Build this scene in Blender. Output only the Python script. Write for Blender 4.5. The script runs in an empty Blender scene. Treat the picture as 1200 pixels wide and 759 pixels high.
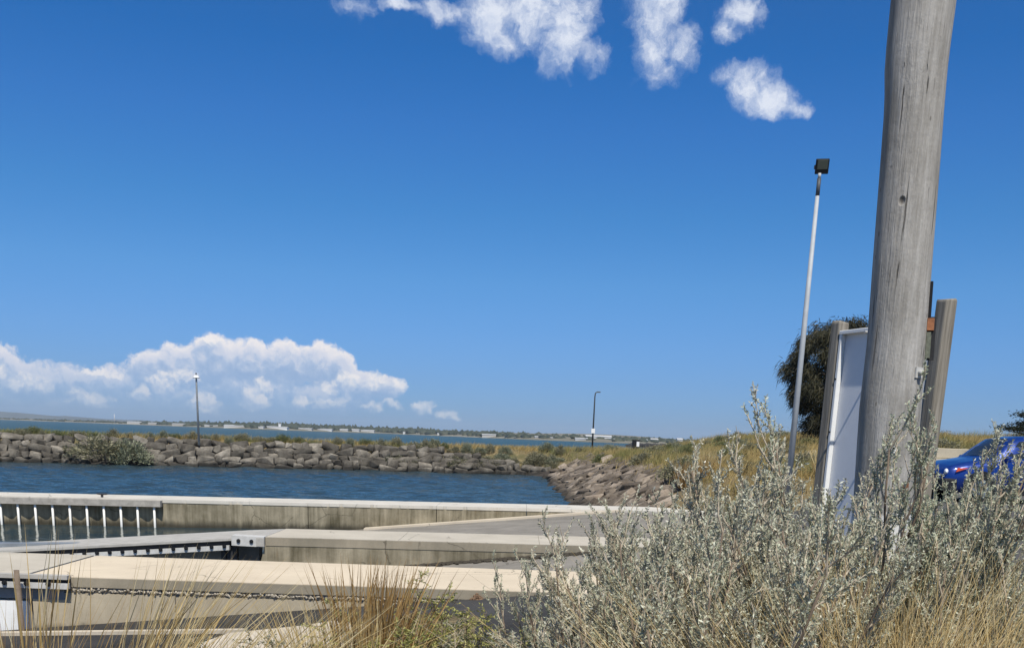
import bpy, bmesh, math, random
import numpy as np
from mathutils import Vector, Matrix, noise as mnoise

SC = bpy.context.scene
COL = SC.collection
R = math.radians
rng = random.Random(11)
nr = np.random.default_rng(5)

# ------------------------------------------------------------------ camera model
F, PX, PY, HC = 1155., 600., 800., 3.2
ROLL, PIT = R(2.05), math.atan(289 / 1155.)

def ray(px, py):
    x, y, z = px - PX, PY - py, F
    c, s = math.cos(ROLL), math.sin(ROLL)
    x, y = c * x - s * y, s * x + c * y
    cp, sp = math.cos(PIT), math.sin(PIT)
    return x, z * cp + y * sp, y * cp - z * sp

def atz(px, py, z):
    x, y, u = ray(px, py)
    t = (z - HC) / u
    return Vector((x * t, y * t, z))

def atY(px, py, Y):
    x, y, u = ray(px, py)
    t = Y / y
    return Vector((x * t, Y, HC + u * t))

# ------------------------------------------------------------------ object helpers
def tag(o, label=None, cat=None, group=None, kind=None):
    if label: o['label'] = label
    if cat: o['category'] = cat
    if group: o['group'] = group
    if kind: o['kind'] = kind
    return o

def empty(name, loc=(0, 0, 0), rz=0.):
    o = bpy.data.objects.new(name, None)
    o.empty_display_size = .1
    o.location = loc
    o.rotation_euler = (0, 0, rz)
    COL.objects.link(o)
    return o

def link_mesh(name, me, mat=None, parent=None):
    o = bpy.data.objects.new(name, me)
    COL.objects.link(o)
    if mat is not None and not me.materials:
        me.materials.append(mat)
    if parent is not None:
        o.parent = parent
    return o

def copy_tree(o, parent=None):
    c = o.copy()
    COL.objects.link(c)
    if parent is not None:
        c.parent = parent
    for ch in list(o.children):
        copy_tree(ch, c)
    return c

def np_mesh(name, V, Fc, smooth=False):
    """V (n,3), Fc (m,k) with constant k"""
    V = np.ascontiguousarray(V, dtype=np.float32)
    Fc = np.ascontiguousarray(Fc, dtype=np.int32)
    me = bpy.data.meshes.new(name)
    me.vertices.add(len(V))
    me.vertices.foreach_set('co', V.ravel())
    m, k = Fc.shape
    me.loops.add(m * k)
    me.loops.foreach_set('vertex_index', Fc.ravel())
    me.polygons.add(m)
    me.polygons.foreach_set('loop_start', np.arange(0, m * k, k, dtype=np.int32))
    me.update(calc_edges=True)
    me.validate()
    if smooth:
        me.polygons.foreach_set('use_smooth', np.ones(len(me.polygons), dtype=bool))
    return me

class MB:
    def __init__(self):
        self.bm = bmesh.new()
    def quad(self, *pts):
        return self.bm.faces.new([self.bm.verts.new(p) for p in pts])
    def prism(self, top, bottom):
        """top, bottom: matching lists of 3D points, counter-clockwise from above"""
        t = [self.bm.verts.new(p) for p in top]
        b = [self.bm.verts.new(p) for p in bottom]
        self.bm.faces.new(t)
        self.bm.faces.new(b[::-1])
        n = len(t)
        for i in range(n):
            j = (i + 1) % n
            self.bm.faces.new([t[j], t[i], b[i], b[j]])
        return self
    def box(self, c, s, rot=None):
        m = Matrix.Translation(c)
        if rot is not None: m = m @ rot.to_4x4()
        m = m @ Matrix.Diagonal((s[0], s[1], s[2], 1))
        bmesh.ops.create_cube(self.bm, size=1, matrix=m)
        return self
    def tube(self, pts, radii, n=8, cap=True):
        pts = [Vector(p) for p in pts]
        if not hasattr(radii, '__len__'): radii = [radii] * len(pts)
        rings = []
        prev = None
        for i, p in enumerate(pts):
            d = (pts[min(i + 1, len(pts) - 1)] - pts[max(i - 1, 0)]).normalized()
            if prev is None:
                a = d.orthogonal().normalized()
            else:
                a = (prev - d * prev.dot(d)).normalized()
            prev = a
            b = d.cross(a)
            rings.append([self.bm.verts.new(p + (a * math.cos(2 * math.pi * k / n) + b * math.sin(2 * math.pi * k / n)) * radii[i]) for k in range(n)])
        for r0, r1 in zip(rings, rings[1:]):
            for k in range(n):
                f = self.bm.faces.new([r0[k], r0[(k + 1) % n], r1[(k + 1) % n], r1[k]])
                f.smooth = True
        if cap:
            self.bm.faces.new(rings[0][::-1])
            self.bm.faces.new(rings[-1])
        return self
    def cyl(self, c, r, h, axis='Z', n=16):
        d = {'X': Vector((1, 0, 0)), 'Y': Vector((0, 1, 0)), 'Z': Vector((0, 0, 1))}[axis]
        c = Vector(c)
        return self.tube([c - d * h / 2, c + d * h / 2], r, n)
    def bevel(self, w, seg=2, angle=30):
        es = [e for e in self.bm.edges if len(e.link_faces) == 2 and e.calc_face_angle(0) > R(angle)]
        bmesh.ops.bevel(self.bm, geom=es, offset=w, segments=seg, affect='EDGES', profile=.5, clamp_overlap=True)
        return self
    def build(self, name, mat, parent=None):
        me = bpy.data.meshes.new(name)
        bmesh.ops.recalc_face_normals(self.bm, faces=self.bm.faces[:])
        self.bm.to_mesh(me)
        self.bm.free()
        return link_mesh(name, me, mat, parent)

# ------------------------------------------------------------------ node helpers
class NT:
    def __init__(self, tree):
        self.t = tree
    def n(self, typ, **kw):
        nd = self.t.nodes.new(typ)
        for k, v in kw.items():
            setattr(nd, k, v)
        return nd
    def l(self, a, b):
        self.t.links.new(a, b)
    def put(self, sock, v):
        if isinstance(v, bpy.types.NodeSocket): self.l(v, sock)
        else: sock.default_value = v
    def math(self, op, a, b=None, c=None, clamp=False):
        nd = self.n('ShaderNodeMath', operation=op, use_clamp=clamp)
        self.put(nd.inputs[0], a)
        if b is not None: self.put(nd.inputs[1], b)
        if c is not None: self.put(nd.inputs[2], c)
        return nd.outputs[0]
    def vmath(self, op, a, b=None, scale=None):
        nd = self.n('ShaderNodeVectorMath', operation=op)
        self.put(nd.inputs[0], a)
        if b is not None: self.put(nd.inputs[1], b)
        if scale is not None: self.put(nd.inputs['Scale'], scale)
        return nd.outputs['Value'] if op in ('LENGTH', 'DOT_PRODUCT') else nd.outputs[0]
    def comb(self, x, y, z):
        nd = self.n('ShaderNodeCombineXYZ')
        for s, v in zip(nd.inputs, (x, y, z)): self.put(s, v)
        return nd.outputs[0]
    def sep(self, v):
        nd = self.n('ShaderNodeSeparateXYZ')
        self.l(v, nd.inputs[0])
        return nd.outputs
    def noise(self, vec, scale, detail=4, rough=.55, dist=0., color=False):
        nd = self.n('ShaderNodeTexNoise')
        if vec is not None: self.l(vec, nd.inputs['Vector'])
        nd.inputs['Scale'].default_value = scale
        nd.inputs['Detail'].default_value = detail
        nd.inputs['Roughness'].default_value = rough
        nd.inputs['Distortion'].default_value = dist
        return nd.outputs['Color' if color else 'Fac']
    def voro(self, vec, scale, feature='F1', out='Distance', smooth=None):
        nd = self.n('ShaderNodeTexVoronoi', feature=feature)
        if vec is not None: self.l(vec, nd.inputs['Vector'])
        nd.inputs['Scale'].default_value = scale
        return nd.outputs[out]
    def ramp(self, fac, stops, interp='LINEAR'):
        nd = self.n('ShaderNodeValToRGB')
        nd.color_ramp.interpolation = interp
        el = nd.color_ramp.elements
        while len(el) > len(stops): el.remove(el[-1])
        while len(el) < len(stops): el.new(1)
        for e, (p, c) in zip(el, stops):
            e.position = p
            e.color = (c, c, c, 1) if not hasattr(c, '__len__') else (*c[:3], 1)
        self.l(fac, nd.inputs[0])
        return nd.outputs[0]
    def mix(self, fac, a, b, blend='MIX'):
        nd = self.n('ShaderNodeMix', data_type='RGBA', blend_type=blend)
        self.put(nd.inputs[0], fac)
        for s, v in ((nd.inputs[6], a), (nd.inputs[7], b)):
            if isinstance(v, bpy.types.NodeSocket): self.l(v, s)
            else: s.default_value = (*v[:3], 1)
        return nd.outputs[2]
    def smooth(self, x, lo, hi):
        nd = self.n('ShaderNodeMapRange', interpolation_type='SMOOTHSTEP')
        self.put(nd.inputs[0], x)
        nd.inputs[1].default_value = lo
        nd.inputs[2].default_value = hi
        return nd.outputs[0]
    def scale(self, v, s):
        nd = self.n('ShaderNodeMapping')
        self.l(v, nd.inputs[0])
        nd.inputs['Scale'].default_value = s
        return nd.outputs[0]
    def pos(self):
        return self.n('ShaderNodeNewGeometry').outputs['Position']
    def obj(self):
        return self.n('ShaderNodeTexCoord').outputs['Object']
    def bump(self, h, strength=.5, dist=.02, normal=None):
        nd = self.n('ShaderNodeBump')
        nd.inputs['Strength'].default_value = strength
        nd.inputs['Distance'].default_value = dist
        self.l(h, nd.inputs['Height'])
        if normal is not None: self.l(normal, nd.inputs['Normal'])
        return nd.outputs[0]

def new_mat(name):
    m = bpy.data.materials.new(name)
    m.use_nodes = True
    m.node_tree.nodes.clear()
    t = NT(m.node_tree)
    out = t.n('ShaderNodeOutputMaterial')
    return m, t, out

def principled(t, out, color, rough=.8, normal=None, metallic=0., spec=.3, **kw):
    b = t.n('ShaderNodeBsdfPrincipled')
    t.put(b.inputs['Base Color'], color if isinstance(color, bpy.types.NodeSocket) else (*color[:3], 1))
    t.put(b.inputs['Roughness'], rough)
    b.inputs['Metallic'].default_value = metallic
    b.inputs['Specular IOR Level'].default_value = spec
    for k, v in kw.items():
        t.put(b.inputs[k], v)
    if normal is not None: t.l(normal, b.inputs['Normal'])
    t.l(b.outputs[0], out.inputs[0])
    return b

def mat_plain(name, col, rough=.7, var=.25, nscale=6., bump=.15, bdist=.01, metallic=0., spec=.3, world=False, **kw):
    m, t, out = new_mat(name)
    v = t.pos() if world else t.obj()
    n1 = t.noise(v, nscale, 6, .6)
    n2 = t.noise(v, nscale * 9, 3, .6)
    k = t.math('ADD', t.math('MULTIPLY', n1, .7), t.math('MULTIPLY', n2, .3))
    dark = [c * (1 - var) for c in col]
    lite = [min(1, c * (1 + var)) for c in col]
    c = t.ramp(k, [(.3, dark), (.7, lite)])
    principled(t, out, c, rough, t.bump(k, bump, bdist), metallic, spec, **kw)
    return m

def mat_concrete(name, light, dark, streak=.5, wet=None, rough=.9, grit=1.):
    """light cast concrete; streak = how far vertical weather streaks show; wet=(z0,z1) dark tidal stain band"""
    m, t, out = new_mat(name)
    p = t.pos()
    mott = t.noise(p, .9, 7, .65)
    fine = t.noise(p, 26, 4, .7)
    pits = t.voro(p, 34)
    sv = t.scale(p, (3.2, 3.2, .16))
    st = t.noise(sv, 1.6, 6, .7)
    k = t.math('MULTIPLY_ADD', t.math('SUBTRACT', st, .5), streak * 2.2, t.math('MULTIPLY_ADD', t.math('SUBTRACT', mott, .5), 1.5, .5))
    c = t.ramp(k, [(.12, dark), (.5, [(a + b) / 2 for a, b in zip(light, dark)]), (.85, light)])
    c = t.mix(t.math('MULTIPLY', t.smooth(fine, .5, .75), .35 * grit), c, [x * .55 for x in light])
    c = t.mix(t.math('MULTIPLY', t.smooth(pits, .12, .02), .5 * grit), c, [x * .35 for x in light])
    pv = t.vmath('ADD', p, t.vmath('MULTIPLY', t.vmath('SUBTRACT', t.noise(p, 2.5, 4, .6, color=True), (.5, .5, .5)), (.35, .35, .35)))
    ck = t.smooth(t.voro(pv, .55, 'DISTANCE_TO_EDGE'), .009, .002)
    ck = t.math('MULTIPLY', ck, t.smooth(t.noise(p, .6, 2, .5), .50, .58))
    c = t.mix(t.math('MULTIPLY', ck, .65), c, [x * .22 for x in light])
    rust = t.smooth(t.noise(t.scale(p, (1, 1, .35)), 1.9, 6, .72), .60, .74)
    c = t.mix(t.math('MULTIPLY', rust, .45 if streak else .22), c, (.22, .14, .07))
    if wet:
        z = t.math('MULTIPLY_ADD', t.math('SUBTRACT', t.noise(t.scale(p, (1.5, 1.5, .4)), 2.2, 5, .7), .5), .35, t.sep(p)[2])
        wv = t.smooth(z, wet[1], wet[0])
        c = t.mix(t.math('MULTIPLY', wv, .9), c, (.035, .032, .024))
    h = t.math('ADD', t.math('MULTIPLY', fine, .5), t.math('MULTIPLY', t.smooth(pits, 0, .12), .4))
    principled(t, out, c, rough, t.bump(h, .5, .012), spec=.08)
    return m

def mat_leaf(name, cols, trans=.3, rough=.6, world_var=None, obj_tint=None):
    m, t, out = new_mat(name)
    g = t.n('ShaderNodeNewGeometry')
    r = g.outputs['Random Per Island']
    n = len(cols)
    c = t.ramp(r, [(i / max(1, n - 1), cc) for i, cc in enumerate(cols)])
    if world_var:
        k = t.noise(g.outputs['Position'], world_var[0], 4, .6)
        c = t.mix(t.smooth(k, .42, .62), c, t.mix(r, world_var[1], world_var[2]))
    if obj_tint:
        c = t.mix(1., c, t.mix(t.n('ShaderNodeObjectInfo').outputs['Random'], *obj_tint), 'MULTIPLY')
    d = t.n('ShaderNodeBsdfPrincipled')
    t.l(c, d.inputs['Base Color'])
    d.inputs['Roughness'].default_value = rough
    d.inputs['Specular IOR Level'].default_value = .25
    tr = t.n('ShaderNodeBsdfTranslucent')
    t.l(c, tr.inputs[0])
    mx = t.n('ShaderNodeMixShader')
    mx.inputs[0].default_value = trans
    t.l(d.outputs[0], mx.inputs[1])
    t.l(tr.outputs[0], mx.inputs[2])
    t.l(mx.outputs[0], out.inputs[0])
    return m

M = {}
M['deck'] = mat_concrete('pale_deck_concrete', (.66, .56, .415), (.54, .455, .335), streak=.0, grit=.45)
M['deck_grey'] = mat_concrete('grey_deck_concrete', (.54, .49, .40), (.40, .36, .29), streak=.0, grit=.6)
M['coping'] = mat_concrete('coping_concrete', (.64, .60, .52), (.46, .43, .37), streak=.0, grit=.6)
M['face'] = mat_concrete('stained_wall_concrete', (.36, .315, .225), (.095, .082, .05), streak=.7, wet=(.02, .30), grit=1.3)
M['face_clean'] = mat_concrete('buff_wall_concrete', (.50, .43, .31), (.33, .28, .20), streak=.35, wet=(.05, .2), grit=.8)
M['lip'] = mat_concrete('jetty_edge_concrete', (.36, .31, .23), (.20, .18, .135), streak=.25, grit=1.2)
M['rubble'] = mat_plain('spalled_grout', (.42, .37, .29), .95, .75, 26, .8, .02, world=True)
M['ramp'] = mat_concrete('ramp_concrete', (.30, .275, .235), (.17, .155, .13), streak=.0, grit=1.3)
M['kerb'] = mat_concrete('kerb_concrete', (.62, .54, .42), (.46, .40, .31), streak=0, grit=.35)
M['timber'] = mat_plain('weathered_fender_timber', (.33, .305, .265), .85, .35, 5, .4, .01)
M['brown_timber'] = mat_plain('brown_pile_timber', (.17, .13, .095), .9, .35, 9, .4)
M['steel_light'] = mat_plain('galvanised_steel', (.50, .49, .46), .7, .2, 8, .2, .004, spec=.12)
M['alu'] = mat_plain('grey_gangway_plate', (.40, .38, .34), .8, .2, 4, .2, .004, spec=.08)
M['dark'] = mat_plain('dark_steel_and_lip_shade', (.03, .03, .032), .7, .3)  # dark steel parts; also the painted shade under the gangway deck lips
M['grey_steel'] = mat_plain('blue_grey_steel', (.19, .21, .23), .6, .2, 3)
M['black'] = mat_plain('black_rubber', (.012, .012, .013), .6, .2)
M['white'] = mat_plain('white_paint', (.78, .78, .76), .45, .06, 4, .06, .003)
M['pile'] = mat_plain('white_pile_sleeve', (.74, .72, .67), .75, .08, 5, .1, .004)

# ------------------------------------------------------------------ world: sky and clouds
SUN_AZ, SUN_EL = R(12), R(57)
def build_world():
    w = bpy.data.worlds.new('World')
    SC.world = w
    w.use_nodes = True
    w.node_tree.nodes.clear()
    t = NT(w.node_tree)
    out = t.n('ShaderNodeOutputWorld')
    sky = t.n('ShaderNodeTexSky', sky_type='NISHITA', sun_disc=False)
    sky.sun_elevation = SUN_EL
    sky.sun_rotation = math.pi - SUN_AZ
    sky.altitude = 0
    sky.air_density = 1.0
    sky.dust_density = .35
    sky.ozone_density = 3.0
    d = t.n('ShaderNodeTexCoord').outputs['Generated']
    d = t.vmath('NORMALIZE', d)
    x, y, z = t.sep(d)
    az = t.math('MULTIPLY', t.math('ARCTAN2', x, y), 180 / math.pi)
    el = t.math('MULTIPLY', t.math('ARCSINE', z), 180 / math.pi)
    uv = t.comb(az, el, 0.)
    STR = .1
    # clear, deep-blue maritime air: tint of the sky by elevation
    tint = t.ramp(t.math('DIVIDE', el, 60., clamp=True), [(0, (.300, .515, 1.04)), (.05, (.305, .53, 1.0)), (.083, (.32, .575, 1.01)), (.133, (.31, .63, 1.01)),
                  (.19, (.235, .615, 1.0)), (.255, (.195, .585, 1.04)), (.31, (.135, .55, 1.01)), (.42, (.19, .55, .97)), (.75, (.62, .80, .95)), (1, (.7, .85, .95))])
    skyc = t.mix(1., sky.outputs[0], tint, 'MULTIPLY')

    def ang(px, py):
        r = Vector(ray(px, py)).normalized()
        return math.degrees(math.atan2(r.x, r.y)), math.degrees(math.asin(r.z))

    def field(vec, blobs):
        acc = None
        k = 20.3
        for (px, py, rx, ry, wt) in blobs:
            a, e = ang(px, py)
            nd = t.vmath('MULTIPLY', t.vmath('SUBTRACT', vec, (a, e, 0)), (k / rx, k / ry, 0))
            dd = t.math('MULTIPLY', t.math('SUBTRACT', 1., t.vmath('DOT_PRODUCT', nd, nd)), wt)
            if acc is None: acc = dd
            else:
                nm = t.n('ShaderNodeMath', operation='SMOOTH_MAX')
                t.l(acc, nm.inputs[0]); t.l(dd, nm.inputs[1]); nm.inputs[2].default_value = .25
                acc = nm.outputs[0]
        return t.math('MAXIMUM', acc, -2.)

    def layer(blobs, off, warp, wscale, octs, amp, lift):
        wv = t.noise(uv, wscale, 5, .62, color=True)
        wuv = t.vmath('ADD', uv, t.vmath('MULTIPLY', t.vmath('SUBTRACT', wv, (.5, .5, .5)), (warp, warp, 0)))
        def H(vec):
            acc = field(vec, blobs)
            for kind, sc_, w_ in octs:
                if kind == 'v': n = t.math('SUBTRACT', .5, t.voro(vec, sc_))
                else: n = t.math('SUBTRACT', t.noise(vec, sc_, 6, .6), .5)
                acc = t.math('MULTIPLY_ADD', n, w_ * amp, acc)
            return t.math('ADD', acc, lift)
        h0 = H(wuv)
        h1 = H(t.vmath('ADD', wuv, off))
        return h0, t.math('SUBTRACT', h0, h1)

    # outline of the great cumulus bank over the bay
    bank = [(-60, 452, 60, 36, 1), (0, 446, 42, 34, 1), (45, 452, 40, 26, 1), (90, 455, 42, 24, 1), (138, 452, 40, 24, 1), (178, 440, 34, 28, 1),
            (215, 432, 34, 30, 1), (250, 424, 34, 30, 1), (290, 426, 40, 28, 1), (335, 428, 40, 27, 1), (376, 430, 36, 27, 1), (398, 440, 22, 30, 1),
            (425, 455, 26, 20, 1), (452, 456, 22, 14, 1), (300, 462, 70, 30, 1), (200, 466, 90, 24, .9), (390, 468, 60, 20, .9), (60, 472, 90, 18, .9)]
    puffs = [(300, 468, 20, 15, 1), (308, 454, 12, 14, 1), (352, 470, 13, 9, .9), (385, 472, 24, 9, .9), (410, 446, 18, 14, 1), (440, 448, 20, 12, 1), (466, 452, 12, 9, 1),
             (385, 455, 16, 12, .8), (494, 477, 16, 9, 1), (526, 486, 16, 7, .9), (438, 478, 18, 6, .7), (462, 476, 12, 6, .7), (104, 468, 26, 11, .9), (30, 448, 28, 12, .9), (-10, 440, 24, 14, 1),
             (166, 462, 14, 10, .9), (190, 450, 20, 12, .9), (240, 474, 22, 10, .8), (210, 440, 24, 12, .8), (248, 402, 16, 8, 1), (120, 438, 26, 6, .8)]
    high = [(470, 8, 30, 8, .8), (520, 13, 36, 13, .8), (575, 20, 38, 30, 1), (592, 44, 22, 20, .9), (620, 20, 40, 30, 1), (658, 52, 30, 30, 1), (660, 14, 40, 34, 1), (690, 70, 22, 14, .5),
            (770, 18, 30, 40, 1), (768, 52, 22, 26, .9), (800, 52, 22, 22, .85), (772, 84, 24, 14, .45), (866, 12, 22, 20, .9), (852, 36, 16, 14, .8),
            (882, 100, 30, 24, 1), (900, 116, 34, 16, 1), (932, 124, 18, 9, .8), (858, 94, 18, 10, .6), (414, 8, 20, 8, .35)]

    def emit(col):
        bgn = t.n('ShaderNodeBackground')
        t.l(t.vmath('SCALE', col, scale=1 / STR), bgn.inputs['Color'])
        bgn.inputs['Strength'].default_value = STR
        return bgn.outputs[0]
    skyv = t.vmath('SCALE', skyc, scale=STR)

    # high, soft fair-weather clouds
    h0, dl = layer(high, (.20, .42, 0), 1.9, .55, [('n', .6, 1.6), ('n', 1.6, .8), ('n', 4., .5)], 1.0, -.02)
    a_hi = t.smooth(h0, -.30, 1.15)
    thick = t.smooth(h0, .15, 1.15)
    c_hi = t.mix(t.math('MULTIPLY_ADD', t.smooth(dl, -.5, .45), .45, t.math('MULTIPLY', thick, .5)), (.36, .47, .70), (.80, .84, .92))
    hi_col = t.mix(t.math('MULTIPLY', a_hi, .92), skyv, c_hi)

    # the bank: pale crown, blue-grey body fading into the haze at its foot, bright puffs in front
    g0, dl = layer(bank, (.16, .34, 0), .9, .9, [('v', .75, .55), ('v', 1.7, .42), ('n', 1.1, .7), ('n', 4., .7)], .8, .04)
    a_lo = t.smooth(g0, -.06, .42)
    crown = t.smooth(g0, 1.05, .15)
    hi_el = t.smooth(el, 1.6, 4.6)
    k = t.math('ADD', t.math('MULTIPLY', t.smooth(dl, -.30, .45), .55), t.math('MULTIPLY', t.math('MULTIPLY', crown, hi_el), .50))
    c_lo = t.ramp(k, [(0, (.30, .43, .655)), (.35, (.44, .54, .72)), (.62, (.68, .70, .79)), (1, (.93, .87, .84))])
    a_lo = t.math('MULTIPLY', a_lo, t.math('MULTIPLY_ADD', t.smooth(el, .8, 3.0), .55, .38))
    a_lo = t.math('MULTIPLY', a_lo, t.smooth(el, .25, 1.3))
    lo = t.mix(a_lo, skyv, c_lo)
    p0, dp = layer(puffs, (.10, .22, 0), 1.0, .9, [('v', 1.5, .8), ('v', 3.4, .4), ('n', 4., .9)], .9, .02)
    a_p = t.math('MULTIPLY', t.smooth(p0, -.05, .95), t.math('MULTIPLY_ADD', t.smooth(el, .9, 3.4), .35, .50))
    c_p = t.ramp(t.smooth(dp, -.45, .5), [(0, (.45, .55, .72)), (.5, (.68, .72, .80)), (1, (.90, .86, .84))])
    lo = t.mix(a_p, lo, c_p)

    def gate(lo_az, hi_az, lo_el, hi_el):
        f = t.math('MULTIPLY', t.math('GREATER_THAN', az, lo_az), t.math('LESS_THAN', az, hi_az))
        f = t.math('MULTIPLY', f, t.math('GREATER_THAN', el, lo_el))
        return t.math('MULTIPLY', f, t.math('LESS_THAN', el, hi_el))
    m1, m2 = t.n('ShaderNodeMixShader'), t.n('ShaderNodeMixShader')
    t.l(gate(-14, 20, 12.5, 26), m1.inputs[0])
    t.l(emit(skyv), m1.inputs[1]); t.l(emit(hi_col), m1.inputs[2])
    t.l(gate(-38, 1.5, .05, 8), m2.inputs[0])
    t.l(m1.outputs[0], m2.inputs[1]); t.l(emit(lo), m2.inputs[2])
    t.l(m2.outputs[0], out.inputs[0])
build_world()

sl = bpy.data.lights.new('sun', 'SUN')
sl.energy = 5.0
sl.angle = R(.53)
sl.color = (1, .95, .86)
so = bpy.data.objects.new('sun', sl)
COL.objects.link(so)
SUN = Vector((math.sin(SUN_AZ) * math.cos(SUN_EL), -math.cos(SUN_AZ) * math.cos(SUN_EL), math.sin(SUN_EL)))
so.rotation_euler = (-SUN).to_track_quat('-Z', 'Y').to_euler()
so.location = SUN * 50

# ------------------------------------------------------------------ setting: ground
def sstep(a, b, x):
    t = np.clip((x - a) / (b - a), 0., 1.)
    return t * t * (3 - 2 * t)

LAND = np.array([(-260, -60), (400, -60), (400, 170), (75, 165), (34, 140), (14, 112), (2, 100), (-12, 95.5), (-40, 86.5), (-110, 68), (-200, 44),
                 (-203, 33), (-110, 56.5), (-40, 75), (-15, 83.2), (0, 86.8), (2.2, 85), (2.4, 75), (2.5, 62), (2.84, 49), (3.2, 37), (3.6, 30),
                 (-2, 20), (-9, 12), (-16, 7), (-260, 2)], dtype=float)
def poly_sd(X, Y):
    x, y = X.ravel(), Y.ravel()
    d2 = np.full(x.shape, 1e18)
    inside = np.zeros(x.shape, bool)
    n = len(LAND)
    for i in range(n):
        x0, y0 = LAND[i]; x1, y1 = LAND[(i + 1) % n]
        ex, ey = x1 - x0, y1 - y0
        tt = np.clip(((x - x0) * ex + (y - y0) * ey) / (ex * ex + ey * ey), 0, 1)
        d2 = np.minimum(d2, (x - x0 - tt * ex) ** 2 + (y - y0 - tt * ey) ** 2)
        c = ((y0 > y) != (y1 > y))
        with np.errstate(divide='ignore', invalid='ignore'):
            xi = x0 + (y - y0) * ex / (ey if ey else 1e-9)
        inside ^= c & (x < xi)
    d = np.sqrt(d2)
    return np.where(inside, d, -d).reshape(X.shape)

_ph = [(nr.uniform(0, 6.28), nr.uniform(0, 6.28), nr.uniform(0, 6.28)) for _ in range(12)]
def wob(X, Y, s):
    v = 0
    for i, (a, b, c) in enumerate(_ph):
        k = s * (1 + .37 * i)
        v = v + np.sin(X * k * math.cos(c) + Y * k * math.sin(c) + a) / (1 + .5 * i)
    return v / 3.5

def paved_z(X, Y):
    """car park and head of the ramps"""
    f = np.interp(Y, [14, 20, 25.8, 29, 32, 37], [3.2, 5.9, 5.9, 8.2, 8.6, 8.8])
    return .85 + .30 * np.clip(X - f, 0, 4.0)

def ground_h(X, Y):
    X = np.asarray(X, float); Y = np.asarray(Y, float)
    sd = poly_sd(X, Y)
    L = 2.05 + 1.65 * sstep(9, 19, X - .06 * (Y - 60)) * sstep(37, 54, Y) + .22 * wob(X, Y, .23) * sstep(36, 44, Y)
    L = np.where((Y > 70) & (X < 4), 2.0 + .12 * wob(X, Y, .5), L)
    slope = np.where(Y > 34, .46, .3)
    slope = np.where((Y > 70) & (X < 3), .62, slope)
    h = np.minimum(L, sd * slope)
    h = np.maximum(h, -2.2)
    # foreground bank, paved area, ramps
    near = (Y < 37)
    pz = paved_z(X, Y) - .08
    pav = np.where(X > -2, pz, np.minimum(.56 + .1 * (X + 2.5), pz) - .25)
    pav = np.where((Y > 13.5) & (X < np.interp(Y, [14, 24, 36], [4, 6, 9])), np.minimum(pav, .2 + .0 * X), pav)
    pav = np.where((Y > 14) & (X < -3), np.minimum(pav, -1.2), pav)
    bank = 1.55 + .05 * wob(X, Y, 1.3)
    k = sstep(5.5, 9.0, Y)
    nz = bank * (1 - k) + pav * k
    nz = np.where((X < -9), np.minimum(nz, 1.55 * (1 - sstep(3, 9, Y)) - 1.5 * sstep(3, 12, Y)), nz)
    kk = sstep(33.5, 37.5, Y)
    return np.where(near, nz * (1 - kk) + np.where(X < 3.6, np.minimum(h, nz), h) * kk, h)

def axis(parts):
    out = []
    for a, b, s in parts:
        out += list(np.arange(a, b, s))
    return np.array(out + [parts[-1][1]])
gx = axis([(-9000, -400, 800), (-400, -60, 20), (-60, -14, 1.2), (-14, 30, .5), (30, 60, 1.5), (60, 400, 20), (400, 9000, 800)])
gy = axis([(-60, -6, 6), (-6, 60, .5), (60, 120, .8), (120, 180, 4), (180, 600, 40), (600, 9600, 900)])
GX, GY = np.meshgrid(gx, gy)
GZ = ground_h(GX, GY)
GZ = np.where((np.abs(GX) > 390) | (GY > 175), np.minimum(GZ, -2.2), GZ)
GZ = np.where((GX > 60) & (GY < 175) & (GX < 390), np.maximum(GZ, 2.2), GZ)
nx, ny = len(gx), len(gy)
ii = (np.arange(ny - 1)[:, None] * nx + np.arange(nx - 1)[None]).ravel()
ground_me = np_mesh('ground', np.stack([GX, GY, GZ], -1).reshape(-1, 3), np.stack([ii, ii + 1, ii + nx + 1, ii + nx], -1), True)

def mat_ground():
    m, t, out = new_mat('sandy_ground')
    p = t.pos()
    n1 = t.noise(p, .18, 6, .62)
    n2 = t.noise(p, 1.7, 6, .7)
    n3 = t.noise(p, 14, 4, .7)
    c = t.ramp(n1, [(.35, (.12, .095, .05)), (.5, (.20, .155, .085)), (.65, (.105, .10, .045))])
    c = t.mix(t.smooth(n2, .45, .7), c, (.30, .23, .12))
    c = t.mix(t.math('MULTIPLY', t.smooth(n3, .5, .7), .5), c, (.07, .055, .03))
    z = t.sep(p)[2]
    c = t.mix(t.smooth(z, .9, .35), c, (.06, .05, .042))
    principled(t, out, c, .95, t.bump(t.math('ADD', n2, t.math('MULTIPLY', n3, .5)), .8, .15), spec=.15)
    return m
tag(link_mesh('ground', ground_me, mat_ground()), kind='structure')

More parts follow.
